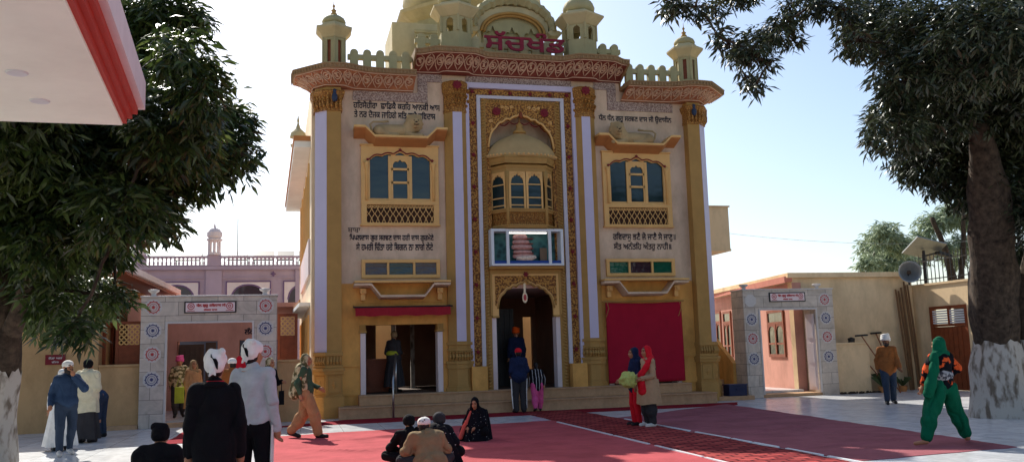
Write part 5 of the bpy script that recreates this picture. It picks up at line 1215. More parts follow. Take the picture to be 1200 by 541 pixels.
def leg_mesh(j,g=.02,ank=.9,fl=0,vox=.014,fold=.018,seed=1,baggy=0):
    mb=MB(); ell(mb,j['hip']+Vector((0,0,-.02)),(.165+g,.12+g,.13))
    for s in 'RL':
        e=j['kn'+s].lerp(j['an'+s],ank); mid=j['hp'+s].lerp(j['kn'+s],.6)
        cap(mb,j['hp'+s],.092+g+baggy,j['kn'+s],.066+g+baggy*.8); cap(mb,j['kn'+s],.066+g+baggy*.8,e,.05+g*.8+fl)
        if baggy: ell(mb,j['kn'+s].lerp(j['an'+s],.35),(.07+g+baggy*.8,.075+g+baggy*.8,.16))
    return blob(mb,vox,3,fold,(9,9,3),seed)
def skirt_mesh(j,z0,z1,r0,r1,seed=0,folds=10,amp=.03,tilt=(0,0),c=None,n=56,ry=.75,open_=0):
    """loose hanging cloth: from height z1 (radius r1) down to z0 (radius r0), pleated"""
    mb=MB(); rings=[]; c=c or Vector((j['hip'].x,j['hip'].y,0)); M_=14
    for k in range(M_+1):
        t=k/M_; z=z1+(z0-z1)*t; r=r1+(r0-r1)*t**.8
        ring=[]
        for i in range(n):
            a=2*PI*i/n; q=r*(1+amp/r*t*(math.sin(folds*a+seed)+.5*math.sin(folds*1.7*a+seed*2+t*2)))
            ring.append((c.x+tilt[0]*t+q*math.cos(a),c.y+tilt[1]*t+q*ry*math.sin(a),z+.012*math.sin(3*a+seed)*t))
        rings.append(ring)
    inner=[[(c.x+(x-c.x)*.95,c.y+(y-c.y)*.95,z) for x,y,z in r] for r in rings]
    mb.loft(rings+inner[::-1],cap=False); n_=len(mb.v); m=len(rings[0]); 
    for i in range(m): jn=(i+1)%m; mb.f.append((i,jn,n_-m+jn,n_-m+i))
    me=bpy.data.meshes.new('skirt'); me.from_pydata(mb.v,[],mb.f); me.update(); return me
def shoes(j,par,m):
    b=MB()
    for s in 'RL':
        b2=MB(); cap(b2,j['an'+s]-Vector((0,-.025,.035)),.047,j['to'+s]+Vector((0,0,.008)),.042); cap(b2,j['an'+s]-Vector((0,-.02,.03)),.045,j['an'+s]+Vector((0,.0,.01)),.05)
        put('shoe',blob(b2,.014,2),m,par)
def face(j,par,beard=None,brow=True):
    h=j['head']; rot=head_rot(j); hp=lambda x,y,z:h+rot@Vector((x,y,z))
    for s in (-1,1):
        b=MB(); ell(b,hp(s*.032,-.083,.012),(.013,.009,.008),rot,8,6); b.build('eye',M['eye'],par,smooth=True)
        b=MB(); b.tube([hp(s*.016,-.1,.034),hp(s*.034,-.097,.04),hp(s*.054,-.08,.034)],[.004,.006,.003],5); b.build('eyebrow',M['hair'],par)
    b=MB(); b.tube([hp(-.024,-.096,-.06),hp(-.01,-.106,-.057),hp(0,-.107,-.059),hp(.01,-.106,-.057),hp(.024,-.096,-.06)],[.003,.007,.006,.007,.003],6); b.build('lips',M['lips'],par,smooth=True)
    if beard:
        b=MB(); ell(b,hp(0,-.055,-.09),(.056,.055,.05),rot); 
        for s in (-1,1): ell(b,hp(s*.055,-.02,-.05),(.022,.045,.06),rot)
        cap(b,hp(-.03,-.098,-.043),.011,hp(.03,-.098,-.043),.011); put('beard',blob(b,.009,1,.006,(40,40,40)),beard,par)
def hair_cap(j,par,m,back=.0,bun=False,pony=0):
    h=j['head']; rot=head_rot(j); hp=lambda x,y,z:h+rot@Vector((x,y,z)); b=MB()
    ell(b,hp(0,.018,.035),(.083,.098,.092),rot); ell(b,hp(0,.04,-.03),(.072,.07,.08),rot)
    if pony: cap(b,hp(0,.1,-.02),.035,hp(0,.13,-.3),.03); 
    put('hair',blob(b,.012,2,.006,(25,25,12)),m,par)
def headgear(kind,j,par,m,seed=0,m2=None,short=False):
    h=j['head']; rot=head_rot(j); hp=lambda x,y,z:h+rot@Vector((x,y,z)); b=MB()
    if kind=='turban':
        ell(b,hp(0,.012,.07),(.108,.125,.075),rot); ell(b,hp(0,.02,.115),(.085,.1,.07),rot)
        for k in range(6):
            t=-.03+k*.028; b.tube([hp(.105*math.cos(a)*(1-k*.04),.012+.122*math.sin(a)*(1-k*.04),.05+t*.9+.03*(1-math.sin(a))*.5+ .012*math.cos(a)*(1 if k%2 else -1)) for a in np.linspace(0,2*PI,22)[:-1]],.017,6,closed=True)
        me=blob(b,.01,1,.005,(18,18,18),seed); return put('turban',me,m,par)
    if kind=='cap':
        ell(b,hp(0,.012,.055),(.09,.108,.075),rot); ell(b,hp(0,.012,.03),(.092,.11,.04),rot); return put('skull_cap',blob(b,.011,2,.005,(20,20,12),seed),m,par)
    if kind=='beanie':
        ell(b,hp(0,.015,.04),(.092,.11,.1),rot); ell(b,hp(0,.03,-.01),(.088,.095,.06),rot); return put('beanie',blob(b,.011,2,.006,(30,30,8),seed),m,par)
    if kind=='scarf':      # cloth over head leaving the face free, falling on the shoulders
        ell(b,hp(0,.03,.03),(.1,.1,.11),rot); ell(b,hp(0,.045,-.06),(.105,.085,.12),rot)
        for s in (-1,1): cap(b,hp(s*.085,-.01,.0),.028,hp(s*.1,.0,-.13),.04)
        cap(b,j['neck']+Vector((-.1,.03,.01)),.06,j['neck']+Vector((.1,.03,.01)),.06); short or cap(b,j['neck']+Vector((0,.06,.02)),.09,j['neck']+Vector((0,.09,-.22)),.08)
        cap(b,j['neck']+Vector((-.08,-.05,.0)),.035,j['neck']+Vector((.09,-.07,-.05)),.04)
        return put('head_scarf',blob(b,.012,3,.012,(12,12,6),seed),m,par)
    if kind=='wrap':       # square of cloth knotted behind, stiff peak at the crown back
        ell(b,hp(0,.02,.062),(.104,.122,.082),rot); ell(b,hp(0,.055,.005),(.092,.088,.078),rot)
        cap(b,hp(-.02,.05,.07),.08,hp(-.07,.085,.115),.035); cap(b,hp(.02,.0,.09),.055,hp(.035,.04,.11),.04)
        cap(b,hp(.0,.12,-.045),.026,hp(.02,.135,-.085),.012); cap(b,hp(-.01,.12,-.045),.022,hp(-.03,.125,-.08),.01)
        o=put('head_cloth',blob(b,.0085,2,.006,(9,9,16),seed),m,par)
        if m2:
            g=MB(); rr=[]
            for k in range(13):
                t=k/12; a=R(122-38*t); wv=.02+.016*math.sin(t*5.5+.4)
                cpt=hp(.103*math.cos(a),.03+.12*math.sin(a),-.005+.085*t); u_=rot@Vector((0,0,1)); rr.append([cpt-u_*wv,cpt+u_*wv,cpt+u_*wv+(rot@Vector((-math.cos(a),-math.sin(a),0)))*.03,cpt-u_*wv+(rot@Vector((-math.cos(a),-math.sin(a),0)))*.03])
            g.loft(rr); g.build('printed_emblem',m2,par)
        return o
    if kind=='hood':
        ell(b,hp(0,.02,.02),(.105,.115,.125),rot); cap(b,hp(0,.05,-.06),.09,j['neck']+Vector((0,.04,-.02)),.11); return put('hood',blob(b,.013,3,.01,(10,10,8),seed),m,par)
def stripes(j,par,m,n=1,g=.02):
    for s,q in (('R',-1),('L',1)):
        b=MB()
        for k in range(n):
            o=Vector((0,(k-(n-1)/2)*.028,0)); P=[j['hp'+s]+Vector((q*(.098+g),0,0))+o,j['kn'+s]+Vector((q*(.07+g),0,0))+o,j['kn'+s].lerp(j['an'+s],.92)+Vector((q*(.05+g),0,0))+o]
            P=[P[0],P[0].lerp(P[1],.5),P[1],P[1].lerp(P[2],.5),P[2]]; b.tube(P,.012 if n>1 else .02,5)
        b.build('side_stripe',m,par)
def person(label,loc,face_deg,H,j,group=None):
    """face_deg: heading of the face, 0 = towards the camera side (-y), 90 = +x"""
    t=thing('person',label,'person',loc,group,R(face_deg),local=True); t.scale=(H/1.7,)*3
    return t
PC=lambda n,c,**k: cloth(n,c,**k)
M['denim']=PC('denim_cloth',(54,64,80)); M['navy']=PC('navy_cloth',(36,44,70)); M['bluejkt']=PC('blue_jacket_cloth',(50,66,90)); M['black']=PC('black_cloth',(26,25,28)); M['khaki']=PC('khaki_cloth',(138,116,86)); M['grey']=PC('pale_grey_knit',(176,178,180)); M['whitecloth']=PC('white_cotton',(226,222,216)); M['creamcloth']=PC('cream_shawl_cloth',(206,196,166)); M['brownkurta']=PC('rust_brown_cloth',(142,88,50)); M['green']=PC('deep_green_cloth',(12,86,62)); M['orange']=PC('orange_brown_cloth',(166,124,88)); M['beige']=PC('beige_kurta_cloth',(176,144,112)); M['scarlet']=PC('scarlet_dupatta',(206,36,48)); M['charcoal']=PC('charcoal_cloth',(58,56,58)); M['pinkcloth']=PC('pink_cloth',(206,86,136)); M['turbanorange']=PC('orange_turban_cloth',(216,84,30)); M['tealgreen']=PC('dull_green_cloth',(66,84,66)); M['yellow']=PC('hi_vis_yellow',(168,176,60)); M['cauli']=PC('pale_green_leafy',(176,184,104),bump=1.0,bscale=20)
M['flecked']=mat_pattern('black_cloth_with_pale_flecks',srgb(200,196,190),srgb(26,25,30),'voronoi',16,.9,.13,.03,.1,.1)
M['camo']=mat_pattern('olive_and_buff_printed_shawl',srgb(92,84,58),srgb(188,172,136),'noise',11,.9,.5,.05,.2,.1)
M['floral']=mat_pattern('black_orange_printed_cloth',srgb(24,24,28),srgb(206,84,44),'noise',7,.9,.56,.02,.2,.1,cc=srgb(206,84,44))
M['floral_grey']=mat_pattern('grey_printed_cloth',srgb(60,60,66),srgb(150,148,150),'noise',22,.9,.5,.05,.2,.1)
M['stripeblack']=mat_pattern('black_and_white_print_shirt',srgb(30,28,32),srgb(200,196,196),'wave',3,.9,.95,.03,.1,.1)
def standard(p,j,skin='skin',vox=.011,**k):
    return put('body',body_mesh(j,vox),M[skin],p)
def walkJ(stride=.26,lift=.05,**o):
    j=J0(**o)
    j['knR']+=V3(0,-stride*.55,0.02); j['anR']+=V3(0,-stride,.0); j['toR']+=V3(0,-stride,.0)
    j['knL']+=V3(0,stride*.2,-.01); j['anL']+=V3(0,stride,lift); j['toL']+=V3(0,stride,.0)
    j['elR']+=V3(0,.1,0); j['wrR']+=V3(0,.12,.02); j['elL']+=V3(0,-.06,0.01); j['wrL']+=V3(0,-.2,.04)
    return j
# 1 man in blue denim jacket, hand to chin
j=walkJ(.14,.02,wrL=(.07,-.19,1.4),elL=(.25,-.12,1.13),hdL=(-.2,.02,.8),yaw=25); j['wrL']=V3(.07,-.17,1.42); j['elL']=V3(.27,-.13,1.2); j['wrR']=V3(-.27,-.04,.9)
p=person('man in a blue jacket and jeans, white head cloth, hand raised to his chin',(-10.42,-6.75,0),22,1.66,j)
standard(p,j); face(j,p,M['beard']); put('jacket',top_mesh(j,.03,.03,.01,seed=2,fold=.016),M['bluejkt'],p); put('jeans',leg_mesh(j,.016,.95,seed=3),M['denim'],p); shoes(j,p,M['shoe_white']); headgear('cap',j,p,M['whitecloth'],3); b=MB(); cap(b,j['neck']+V3(.06,.06,.1),.03,j['neck']+V3(.1,.03,-.1),.04); cap(b,j['neck']+V3(-.06,.07,.05),.035,j['neck']+V3(-.12,.03,-.3),.05); put('head_cloth_tail',blob(b,.012,2,.01),M['whitecloth'],p)
# 2 white robed person half hidden behind him
j=J0(yaw=-30); p=person('person in a long white robe half hidden behind the blue jacketed man',(-10.72,-5.75,0),200,1.5,j)
standard(p,j,vox=.013); put('robe',top_mesh(j,.03,.03,.03,seed=5),M['whitecloth'],p); put('skirt',skirt_mesh(j,.1,.95,.34,.2,2,9,.03),M['whitecloth'],p); shoes(j,p,M['shoe']); headgear('scarf',j,p,M['whitecloth'],6)
# 3 cream shawl figure
j=J0(yaw=0); j['wrR']=V3(-.05,-.2,1.12); j['wrL']=V3(.08,-.2,1.1); j['hdR']=(.3,-.2,.1); j['hdL']=(-.3,-.2,.1)
p=person('figure wrapped in a cream shawl with a dark cap, back turned, near the left wall',(-10.6,-4.2,0),160,1.68,j)
standard(p,j,vox=.013); put('shawl',top_mesh(j,.055,.12,.03,sl=.7,seed=8,fold=.022),M['creamcloth'],p); put('shawl_fall',skirt_mesh(j,.62,1.15,.26,.2,1,5,.03,ry=.7),M['creamcloth'],p); put('skirt',skirt_mesh(j,.08,.8,.3,.18,3,7,.03),M['charcoal'],p); shoes(j,p,M['shoe']); headgear('beanie',j,p,M['black'],2); b=MB(); cap(b,j['neck']+V3(-.08,-.01,.03),.06,j['neck']+V3(.08,-.01,.03),.06); cap(b,j['neck']+V3(0,.05,.04),.06,j['neck']+V3(0,-.05,.04),.06); put('scarf',blob(b,.013,2,.012),M['creamcloth'],p)
# 4 bending figure in blue
j=J0(); j=lean(j,78); j['wrR']=V3(-.16,-.42,.5); j['wrL']=V3(.14,-.44,.5); j['elR']=V3(-.2,-.44,.72); j['elL']=V3(.2,-.46,.72)
p=person('person in blue bending down behind the cream shawl figure by the left wall',(-10.55,-3.0,0),250,1.62,j)
standard(p,j,vox=.013); put('jacket',top_mesh(j,.02,.02,seed=9),M['bluejkt'],p); put('jeans',leg_mesh(j,.014,.95,seed=4),M['denim'],p); shoes(j,p,M['shoe']); hair_cap(j,p,M['hair'])
# sitting joints (cross legged)
def sitJ(ln=18,**o):
    j=J0(hip=(0,0,.12),hpR=(-.1,0,.13),hpL=(.1,0,.13),knR=(-.32,-.25,.2),knL=(.32,-.25,.2),anR=(.06,-.36,.08),anL=(-.06,-.3,.09),toR=(.18,-.34,.06),toL=(-.18,-.3,.06)); 
    for k in UP: j[k]=j[k]-V3(0,0,.8)
    j=lean(j,ln); j['elR']=V3(-.27,-.2,.34); j['elL']=V3(.27,-.2,.34); j['wrR']=V3(-.12,-.36,.27); j['wrL']=V3(.12,-.36,.27)
    for k,v in o.items(): j[k]=Vector(v) if isinstance(v,tuple) else v
    return j
# 5 black hooded sitter at front left
j=sitJ(12,pit=10); p=person('seated person in a black padded jacket and dark cap, back turned, front left',(-7.92,-13.93,0.0),170,1.84,j)
p.scale=(p.scale[0]*0.95,p.scale[1]*1,p.scale[2]*0.95); standard(p,j,vox=.012); put('jacket',top_mesh(j,.06,.05,.03,seed=12,fold=.02),M['black'],p); put('trousers',leg_mesh(j,.02,.9),M['charcoal'],p); shoes(j,p,M['shoe']); headgear('beanie',j,p,M['black'],5); b=MB(); cap(b,j['head']+V3(-.04,.03,.09),.05,j['head']+V3(.05,.03,.1),.05); put('cap_top',blob(b,.013,2),M['black'],p)
# 6 foreground man black jacket, white head cloth
j=J0(yaw=-12,pit=4); p=person('foreground man in a black jacket seen from behind with a printed white head cloth',(-7.10,-16.67,0),182,1.66,j)
p.scale=(p.scale[0]*0.9,p.scale[1]*0.95,p.scale[2]*1); standard(p,j,vox=.009); put('jacket',top_mesh(j,.026,.16,.012,.97,.011,.02,seed=14),M['black'],p); put('trousers',leg_mesh(j,.016,.95,vox=.012),M['black'],p); shoes(j,p,M['shoe']); headgear('wrap',j,p,M['whitecloth'],8,M['black']); hair_cap(j,p,M['hair']); 
b=MB(); b.tube([j['neck']+V3(.085*math.cos(a),.02+.08*math.sin(a),.0+.01*math.sin(a)) for a in np.linspace(0,2*PI,20)[:-1]],.022,6,closed=True); put('collar',blob(b,.01,2,.004),M['black'],p)
b=MB(); b.tube([j['neck']+V3(.07*math.cos(a),.015+.07*math.sin(a),.028) for a in np.linspace(0,2*PI,20)[:-1]],.012,6,closed=True); b.build('inner_collar',M['scarlet'],p,smooth=True)
# 7 grey sweater man
j=J0(yaw=-28,pit=2); j['wrR']=V3(-.24,-.03,.86); j['wrL']=V3(.27,-.1,.89); p=person('man in a pale grey sweater and striped black track trousers, white head cloth, from behind',(-6.88,-14.83,0),165,1.77,j)
p.scale=(p.scale[0]*0.94,p.scale[1]*0.96,p.scale[2]*1); standard(p,j,vox=.009); put('sweater',top_mesh(j,.02,.05,.006,.98,.011,.02,seed=18),M['grey'],p); put('trousers',leg_mesh(j,.016,.96,vox=.012),M['black'],p); stripes(j,p,M['whitecloth'],3,.022); shoes(j,p,M['shoe']); headgear('wrap',j,p,M['whitecloth'],11,M['black']); hair_cap(j,p,M['hair'])
# 8 people in the left gateway
j=walkJ(.12); p=person('woman in an olive shawl and pink head cloth inside the left gateway',(-9.45,1.4,.1),10,1.58,j)
standard(p,j,vox=.014); put('shawl',top_mesh(j,.045,.1,.03,seed=21,fold=.02,vox=.016),M['camo'],p); put('trousers',leg_mesh(j,.02,.9,baggy=.03,vox=.016),M['charcoal'],p); shoes(j,p,M['shoe']); headgear('turban',j,p,M['pinkcloth'],4); face(j,p)
j=J0(); p=person('person in orange brown clothes with a khaki scarf in the left gateway',(-8.95,-.0,.1),30,1.5,j)
standard(p,j,vox=.014); put('kurta',top_mesh(j,.03,.1,.03,seed=22,vox=.016),M['orange'],p); put('skirt',skirt_mesh(j,.35,.95,.26,.19,1),M['orange'],p); put('trousers',leg_mesh(j,.02,.9,vox=.016),M['charcoal'],p); shoes(j,p,M['shoe']); headgear('scarf',j,p,M['khaki'],3); face(j,p)
b=MB(); b.box(-9.36,-9.14,-.32,-.24,.55,.95); b.tube([(-9.34,-.28,.95),(-9.25,-.28,1.2),(-9.16,-.28,.95)],.01,5); tag(b.build('carry_bag',M['yellow'],bevel=.02),'yellow carry bag held beside the figure in the left gateway','bag')
j=J0(yaw=20); p=person('man in brown with a white cap standing between the two foreground men',(-7.72,-4.6,0),200,1.62,j)
standard(p,j,vox=.014); put('jacket',top_mesh(j,.03,.04,seed=23,vox=.016),M['brownkurta'],p); put('trousers',leg_mesh(j,.02,.95,vox=.016),M['charcoal'],p); shoes(j,p,M['shoe']); headgear('cap',j,p,M['whitecloth'],2); hair_cap(j,p,M['hair'])
j=J0(); p=person('woman in a bright pink red scarf before the left gateway, behind the grey sweater man',(-7.66,-2.6,0),170,1.66,j)
standard(p,j,vox=.014); put('kurta',top_mesh(j,.03,.1,.03,seed=24,vox=.016),M['scarlet'],p); put('skirt',skirt_mesh(j,.4,.95,.26,.19,1),M['scarlet'],p); put('trousers',leg_mesh(j,.02,.9,vox=.016),M['charcoal'],p); shoes(j,p,M['shoe']); headgear('scarf',j,p,M['scarlet'],3)
# 9 black jacket red trousers
j=J0(yaw=-10); j['wrL']=V3(.17,-.24,1.12); j['elL']=V3(.25,-.03,1.1); j['wrR']=V3(-.2,-.16,.93)
p=person('woman in a black jacket and red trousers beside the grey sweater man',(-6.98,-2.9,0),60,1.6,j)
standard(p,j,vox=.012); put('jacket',top_mesh(j,.03,.14,.01,seed=26),M['black'],p); put('trousers',leg_mesh(j,.016,.95,seed=3),M['scarlet'],p); shoes(j,p,M['shoe']); headgear('scarf',j,p,M['camo'],5); face(j,p)
b=MB(); b.box(-6.78,-6.66,-3.22,-2.98,.55,.86); b.tube([(-6.72,-3.2,.86),(-6.72,-3.1,1.05),(-6.72,-3.0,.86)],.01,5); tag(b.build('shoulder_bag',M['black'],bevel=.03),'small dark bag carried by the woman in red trousers','bag')
# 10 walking woman in orange
j=walkJ(.3,.06,yaw=0); j['wrL']=V3(.15,-.25,1.0); j['elL']=V3(.22,-.05,1.1)
p=person('walking woman in loose orange trousers with an olive and buff shawl',(-6.22,-5.75,0),80,1.66,j)
standard(p,j); face(j,p); put('kurta',top_mesh(j,.022,.12,.02,seed=28),M['tealgreen'],p); put('trousers',leg_mesh(j,.024,.93,.025,baggy=.026,seed=5,fold=.02),M['orange'],p); shoes(j,p,M['shoe']); headgear('scarf',j,p,M['camo'],7); b=MB(); cap(b,j['neck']+V3(-.1,.09,.0),.1,j['hip']+V3(-.08,.2,-.02),.13); cap(b,j['neck']+V3(.08,.1,.0),.1,j['hip']+V3(.05,.18,.1),.12); cap(b,j['neck']+V3(-.12,-.02,.0),.06,j['hip']+V3(-.18,.0,.1),.06); put('shawl',blob(b,.014,3,.03,(7,7,4),3),M['camo'],p)
# 11 far head over the short wall
j=J0(); p=person('man in a white cap seen over the short wall left of the shrine',(-6.45,1.6,.1),20,1.62,j)
standard(p,j,vox=.015); put('jacket',top_mesh(j,.03,.04,seed=31,vox=.018),M['charcoal'],p); put('trousers',leg_mesh(j,.02,.95,vox=.018),M['navy'],p); shoes(j,p,M['shoe']); headgear('cap',j,p,M['whitecloth'],2); face(j,p)
# 12 hi vis figure in the left doorway
j=J0(yaw=60); j['wrR']=V3(-.1,-.25,1.1); j['wrL']=V3(.12,-.26,1.08); p=person('person in dark clothes with a yellow reflective vest inside the left opening',(-3.72,.75,.57),140,1.68,j)
standard(p,j,vox=.013); put('jacket',top_mesh(j,.03,.12,.03,seed=33,vox=.015),M['charcoal'],p); put('skirt',skirt_mesh(j,.15,.95,.3,.2,4,8,.03),M['charcoal'],p); shoes(j,p,M['shoe']); headgear('beanie',j,p,M['khaki'],4); mb=MB(); sp=j['neck']-j['hip']; ell(mb,j['hip']+sp*.32,(.225,.195,.11)); put('reflective_vest',blob(mb,.015,2,.008),M['yellow'],p); face(j,p)
# 13, 14 men at the doorway, 15 girl
j=J0(); p=person('man in a dark jacket with an orange turban standing in the shrine doorway',(.02,1.5,.57),180,1.68,j)
standard(p,j,vox=.013); put('jacket',top_mesh(j,.035,.05,.02,seed=34),M['navy'],p); put('trousers',leg_mesh(j,.02,.95),M['charcoal'],p); shoes(j,p,M['shoe']); headgear('turban',j,p,M['turbanorange'],5)
j=J0(); j['wrR']=V3(-.16,-.22,1.0); j['wrL']=V3(.16,-.22,1.0); j['anR']=V3(-.11,.02,.085); p=person('man in a navy jacket, white striped track trousers and red cap at the steps',(-.66,-1.38,.0),180,1.68,j)
standard(p,j); put('jacket',top_mesh(j,.04,.06,.02,seed=36),M['navy'],p); put('trousers',leg_mesh(j,.02,.97,.012,seed=4),M['charcoal'],p); stripes(j,p,M['whitecloth'],1,.022); shoes(j,p,M['shoe']); headgear('cap',j,p,M['scarlet'],5); hair_cap(j,p,M['hair'])
j=lean(walkJ(.14,.03),14); p=person('girl in a black and white shirt and pink trousers climbing the shrine steps',(-.12,-1.3,.0),175,1.28,j)
p.location=(-.16,-1.36,.02)
standard(p,j,vox=.013); put('shirt',top_mesh(j,.025,.14,.03,seed=38),M['stripeblack'],p); put('trousers',leg_mesh(j,.02,.93,.01,baggy=.04,seed=6),M['pinkcloth'],p); shoes(j,p,M['shoe']); hair_cap(j,p,M['hair'],pony=1)
# 16 the pair on the runner
j=J0(yaw=0); j['wrL']=V3(.2,-.28,1.02); j['elL']=V3(.23,-.02,1.08); j['wrR']=V3(-.14,-.28,1.02)
p=person('woman in a beige kurta and dark trousers with a scarlet scarf over her head',(0.62,-7.12,0.0),-82,1.63,j)
standard(p,j); face(j,p); hair_cap(j,p,M['hair']); put('kurta',top_mesh(j,.026,.16,.02,seed=40),M['beige'],p); put('kurta_skirt',skirt_mesh(j,.48,1.0,.275,.235,2,6,.012,ry=.92),M['beige'],p); put('trousers',leg_mesh(j,.02,.95,.01,baggy=.03,seed=7,fold=.015),M['charcoal'],p); shoes(j,p,M['shoe_white']); headgear('scarf',j,p,M['scarlet'],9)
b=MB(); b.tube([j['shL']+V3(.02,-.03,.06),j['shL']+V3(.03,-.14,-.1),j['hip']+V3(.1,-.22,.18),j['hip']+V3(.1,-.22,-.0),j['hip']+V3(.1,-.2,-.16)],[.05,.06,.075,.085,.09],8); put('scarf_end',blob(b,.013,2,.016,(9,9,5)),M['scarlet'],p)
b=MB(); cap(b,j['neck']+V3(.0,.12,-.02),.055,j['neck']+V3(0,.17,-.22),.035); put('hair_tail',blob(b,.012,2,.01),M['hair'],p)
j=J0(yaw=0); j['wrR']=V3(-.13,-.28,1.0); j['elR']=V3(-.23,-.03,1.08)
p=person('woman in a navy top, red trousers and dark scarf standing beside the woman in beige',(0.50,-6.70,0.0),-90,1.6,j)
standard(p,j); face(j,p); put('top',top_mesh(j,.026,.14,.02,seed=42),M['navy'],p); put('trousers',leg_mesh(j,.02,.95,.0,seed=8),M['scarlet'],p); shoes(j,p,M['shoe']); hair_cap(j,p,M['hair']); headgear('scarf',j,p,M['navy'],4)
b=MB(); ell(b,(.14,-7.25,.96),(.17,.15,.16)); rr=random.Random(2)
for k in range(26): a=rr.uniform(0,6.28); z=rr.uniform(-.8,.9); q=math.sqrt(1-z*z); ell(b,(.14+.15*q*math.cos(a),-7.25+.13*q*math.sin(a),.96+.15*z),(.05,.05,.045),None,8,6)
tag(put('leafy_bundle',blob(b,.013,1,.012,(30,30,30)),M['cauli'],None),'round pale green leafy bundle carried by the woman in beige','bundle')
# 17 group sitting on the carpet
j=sitJ(10,yaw=-10); p=person('seated person in black with a dark knitted hat, left of the man in khaki',(-4.83,-11.41,0.0),185,1.7,j)
p.scale=(p.scale[0]*0.95,p.scale[1]*0.95,p.scale[2]*0.82); standard(p,j,vox=.012); put('jacket',top_mesh(j,.03,.05,.02,seed=50),M['black'],p); put('trousers',leg_mesh(j,.02,.9),M['black'],p); shoes(j,p,M['shoe']); headgear('beanie',j,p,M['black'],7)
j=sitJ(24,yaw=-25); p=person('seated man in a khaki jacket with a printed white cap, back to the camera',(-4.66,-12.18,0.0),190,1.74,j)
p.scale=(p.scale[0]*0.98,p.scale[1]*0.95,p.scale[2]*0.85); standard(p,j,vox=.011); put('jacket',top_mesh(j,.055,.05,.03,seed=52,fold=.024,vox=.012),M['khaki'],p); put('trousers',leg_mesh(j,.025,.9),M['charcoal'],p); shoes(j,p,M['shoe']); headgear('cap',j,p,M['whitecloth'],9); hair_cap(j,p,M['hair'])
h=j['head']; b=MB(); rot=head_rot(j)
for (x,z) in ((.0,.06),(.03,.03),(-.02,.09),(.045,.075)): ell(b,h+rot@V3(x,.112-abs(x)*.3,z),(.012,.012,.012),None,6,5)
b.build('printed_emblem',M['black'],p)
j=sitJ(30,yaw=40); p=person('seated person wrapped in a black shawl with pale flecks, right of the man in khaki',(-4.54,-11.35,0.0),150,1.74,j)
p.scale=(p.scale[0]*1,p.scale[1]*1,p.scale[2]*0.88); standard(p,j,vox=.012); put('shawl',top_mesh(j,.06,.1,.05,sl=.6,seed=54,fold=.022),M['flecked'],p); put('skirt',skirt_mesh(j,.01,.62,.4,.21,3,9,.03,ry=1.0,tilt=(0,-.12)),M['flecked'],p); put('trousers',leg_mesh(j,.03,.98),M['black'],p); headgear('beanie',j,p,M['charcoal'],3)
j=sitJ(16,yaw=20,pit=12); p=person('seated woman wrapped in a dark flecked shawl with a coral border, facing the group',(-3.11,-7.95,0.0),-40,1.62,j)
p.scale=(p.scale[0]*0.74,p.scale[1]*0.86,p.scale[2]*0.93); standard(p,j,vox=.012); put('shawl',top_mesh(j,.06,.1,.05,sl=.6,seed=56,fold=.022),M['flecked'],p); put('skirt',skirt_mesh(j,.01,.62,.4,.21,5,9,.03,ry=1.0,tilt=(0,-.14)),M['flecked'],p); put('trousers',leg_mesh(j,.03,.98),M['black'],p); shoes(j,p,M['shoe']); headgear('scarf',j,p,M['black'],5); b=MB(); b.tube([j['neck']+V3(-.1,-.1,-.02),j['neck']+V3(-.16,-.2,-.22),V3(-.22,-.36,.3),V3(-.26,-.46,.1)],[.03,.045,.05,.06],6); put('shawl_border',blob(b,.013,2,.008),PC('coral_border_cloth',(206,92,80)),p); face(j,p)
# 18 man in rust brown, white turban
j=walkJ(.16,.02,yaw=-5); p=person('bearded man in a rust brown kurta, jeans and white turban walking on the right',(8.36,-4.35,0),-25,1.7,j)
standard(p,j,'skin_dark'); face(j,p,M['beard']); put('kurta',top_mesh(j,.035,.14,.02,seed=60,fold=.018),M['brownkurta'],p); put('jeans',leg_mesh(j,.02,.95,seed=9),M['denim'],p); shoes(j,p,M['shoe']); headgear('turban',j,p,M['whitecloth'],6)
# 19 woman in green striding
j=J0(yaw=10); j['knR']=V3(-.27,-.03,.5); j['anR']=V3(-.4,.03,.085); j['toR']=V3(-.5,-.08,.03); j['knL']=V3(.3,.0,.5); j['anL']=V3(.5,.04,.085); j['toL']=V3(.64,-.04,.03); j['elL']=V3(.32,.0,1.16); j['wrL']=V3(.34,-.08,.92); j['elR']=V3(-.35,.0,1.2); j['wrR']=V3(-.24,-.16,1.02)
p=person('striding woman in deep green loose trousers and scarf with an orange printed top',(3.3,-12.45,.02),187,1.6,j)
standard(p,j); put('top',top_mesh(j,.035,.02,.0,sl=.75,seed=62),M['floral'],p); mb=MB(); ell(mb,j['hip']+V3(0,0,.17),(.2,.17,.17)); put('waistband',blob(mb,.014,2,.01),M['floral_grey'],p); put('trousers',leg_mesh(j,.03,.87,.015,baggy=.04,seed=11,fold=.03),M['green'],p); headgear('scarf',j,p,M['green'],12,short=True)
b=MB(); b.tube([j['shL']+V3(.02,.06,.05),j['shL']+V3(.1,.08,-.2),j['shL']+V3(.17,.06,-.42),j['shL']+V3(.22,.03,-.58)],[.06,.08,.085,.07],8); put('scarf_end',blob(b,.014,2,.02,(9,9,4)),M['green'],p)
